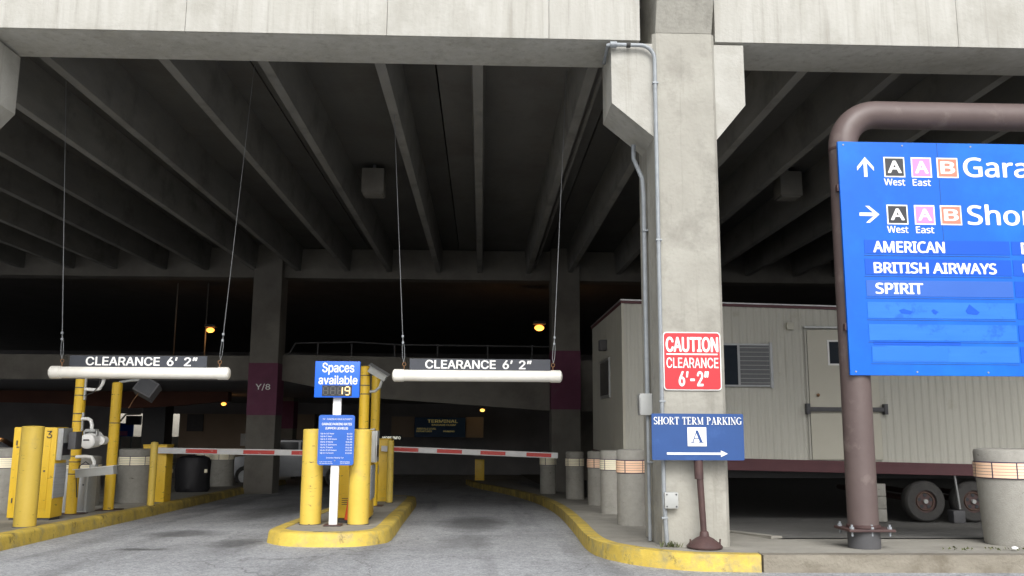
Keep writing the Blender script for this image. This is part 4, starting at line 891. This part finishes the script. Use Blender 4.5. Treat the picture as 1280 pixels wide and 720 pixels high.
# axles, wheels, blocks
gzl = lz(TY)
for i,cx in enumerate((7.27,8.07,8.87)):
    zc = gzl+.335
    ty = MB(); N=36
    prof_ = [(.18,.0),(.30,.0),(.325,.02),(.335,.05),(.335,.16),(.325,.19),(.30,.21),(.18,.21)]
    rings = [[ty.bm.verts.new((cx+rr*math.cos(2*math.pi*k/N), TY+.10+yy, zc+rr*math.sin(2*math.pi*k/N))) for k in range(N)] for rr,yy in prof_]
    for a,b in zip(rings,rings[1:]):
        for k in range(N): ty.bm.faces.new((a[k],a[(k+1)%N],b[(k+1)%N],b[k]))
    wh = ty.build('wheel', M_rubber, t)
    MB().cyl((cx,TY+.135,zc),(cx,TY+.25,zc),.185,.185,seg=28).build('rim', M_rustpole, wh)
    for k in range(5):
        a = 2*math.pi*k/5+.3; MB().cyl((cx+.10*math.cos(a),TY+.125,zc+.10*math.sin(a)),(cx+.10*math.cos(a),TY+.136,zc+.10*math.sin(a)),.03,seg=10).build('rim_hole', M_black, wh)
    MB().cyl((cx,TY+.09,zc),(cx,TY+.14,zc),.035,seg=12).build('hub', M_grey, wh)
    MB().tube([(cx+.14*math.cos(a),TY+.127,zc+.14*math.sin(a)) for a in [q*math.pi/9 for q in range(19)]],.012,6,caps=False).build('rim_edge', M_rustrim, wh)
MB().cyl((7.74,TY+.05,zb-.2),(7.80,TY+.05,gzl+.22),.018,seg=8).build('jack_rod', M_alu, t)
jk = MB().box(7.66,7.86,TY+.0,TY+.2,gzl,gzl+.2,.02).build('jack', M_dkgrey, t)
for q in range(3): MB().box(6.50,6.66,TY+.2,TY+.6,gzl+.002+q*.205,gzl+.2+q*.205,.006).build('concrete_block', M_barrel, t)
MB().box(XL+.3,XR,TY+1.3,TY+1.42,zb-.42,zb-.20).build('chassis_rail', M_black, t, smooth=False)
for cx in (7.27,8.07,8.87): MB().cyl((cx,TY+.25,gzl+.335),(cx,YB-.3,gzl+.335),.05,seg=10).build('axle', M_rustpole, t)

# ------------------------------------------------------------------ cars deep in the garage
def car(x, y, z, paint, label, L=4.4, rot=0.):
    t = thing('parked_car', label, 'car', (x,y,z), 'cars parked in the garage'); 
    prof_ = [(-2.2,.35),(-2.2,.75),(-2.1,.92),(-1.55,1.0),(-1.05,1.40),(.55,1.42),(1.25,.98),(2.0,.85),(2.2,.62),(2.2,.30)]
    b = MB(); b.poly([(x+a,z+h) for a,h in prof_],(y-.86,y+.86),'y')
    bmesh.ops.bevel(b.bm, geom=b.bm.edges[:], offset=.05, segments=2, affect='EDGES'); b.build('body', paint, t)
    for s in (-1,1):
        MB().poly([(x-1.45,z+1.0),(x-1.0,z+1.34),(x-.25,z+1.36),(x-.25,z+1.0)],(y+s*.862,y+s*.872),'y').build('side_window', M_glass, t, smooth=False)
        MB().poly([(x-.18,z+1.0),(x-.18,z+1.36),(x+.5,z+1.36),(x+1.1,z+1.0)],(y+s*.862,y+s*.872),'y').build('side_window', M_glass, t, smooth=False)
        for a in (-1.35,1.38):
            w_ = MB().cyl((x+a,y+s*.72,z+.32),(x+a,y+s*.89,z+.32),.32,seg=24).build('wheel', M_rubber, t); MB().cyl((x+a,y+s*.885,z+.32),(x+a,y+s*.90,z+.32),.20,seg=18).build('rim', M_alu, w_)
        MB().box(x-2.22,x-2.12,y+s*.55-.15,y+s*.55+.15,z+.72,z+.88,.01).build('tail_light', M_tail, t); MB().box(x+2.1,x+2.2,y+s*.55-.16,y+s*.55+.16,z+.6,z+.72,.01).build('headlight', M_wht, t)
    t.rotation_euler = (0,0,rot); return t
car(-5.75,28,gz(28)+.02,M_carsil,'silver car half hidden behind the Y/8 column',rot=R(180))
car(-15.6,28,gz(28)+.02,M_cardk,'dark car with orange glints at the left edge of the garage',rot=R(20))
# litter on the right walk
o = MB()
for i in range(60):
    x = 4.3+random.random()*1.7; y = 8.22+random.gauss(0,.05); a = random.uniform(0,6.28); l = random.uniform(.01,.04)
    o.quads([(x,y,.148),(x+l*math.cos(a),y+l*math.sin(a),.16),(x+l*math.cos(a+.8)*.6,y+l*math.sin(a+.8)*.6,.172)],[(0,1,2)])
o = o.build('dry_weeds', M_weed, None, smooth=False, org=(5,8.2,.15)); o['kind'] = 'stuff'; o['label'] = 'dry leaves and weeds in the joint of the concrete apron'; o['category'] = 'debris'
tag(MB().ell((4.98,8.2,.165),.035,.025,.018,10).build('paper_scrap', M_wht, None, org=(4.98,8.2,.15)), 'small white scrap of paper before the big barrel', 'litter')
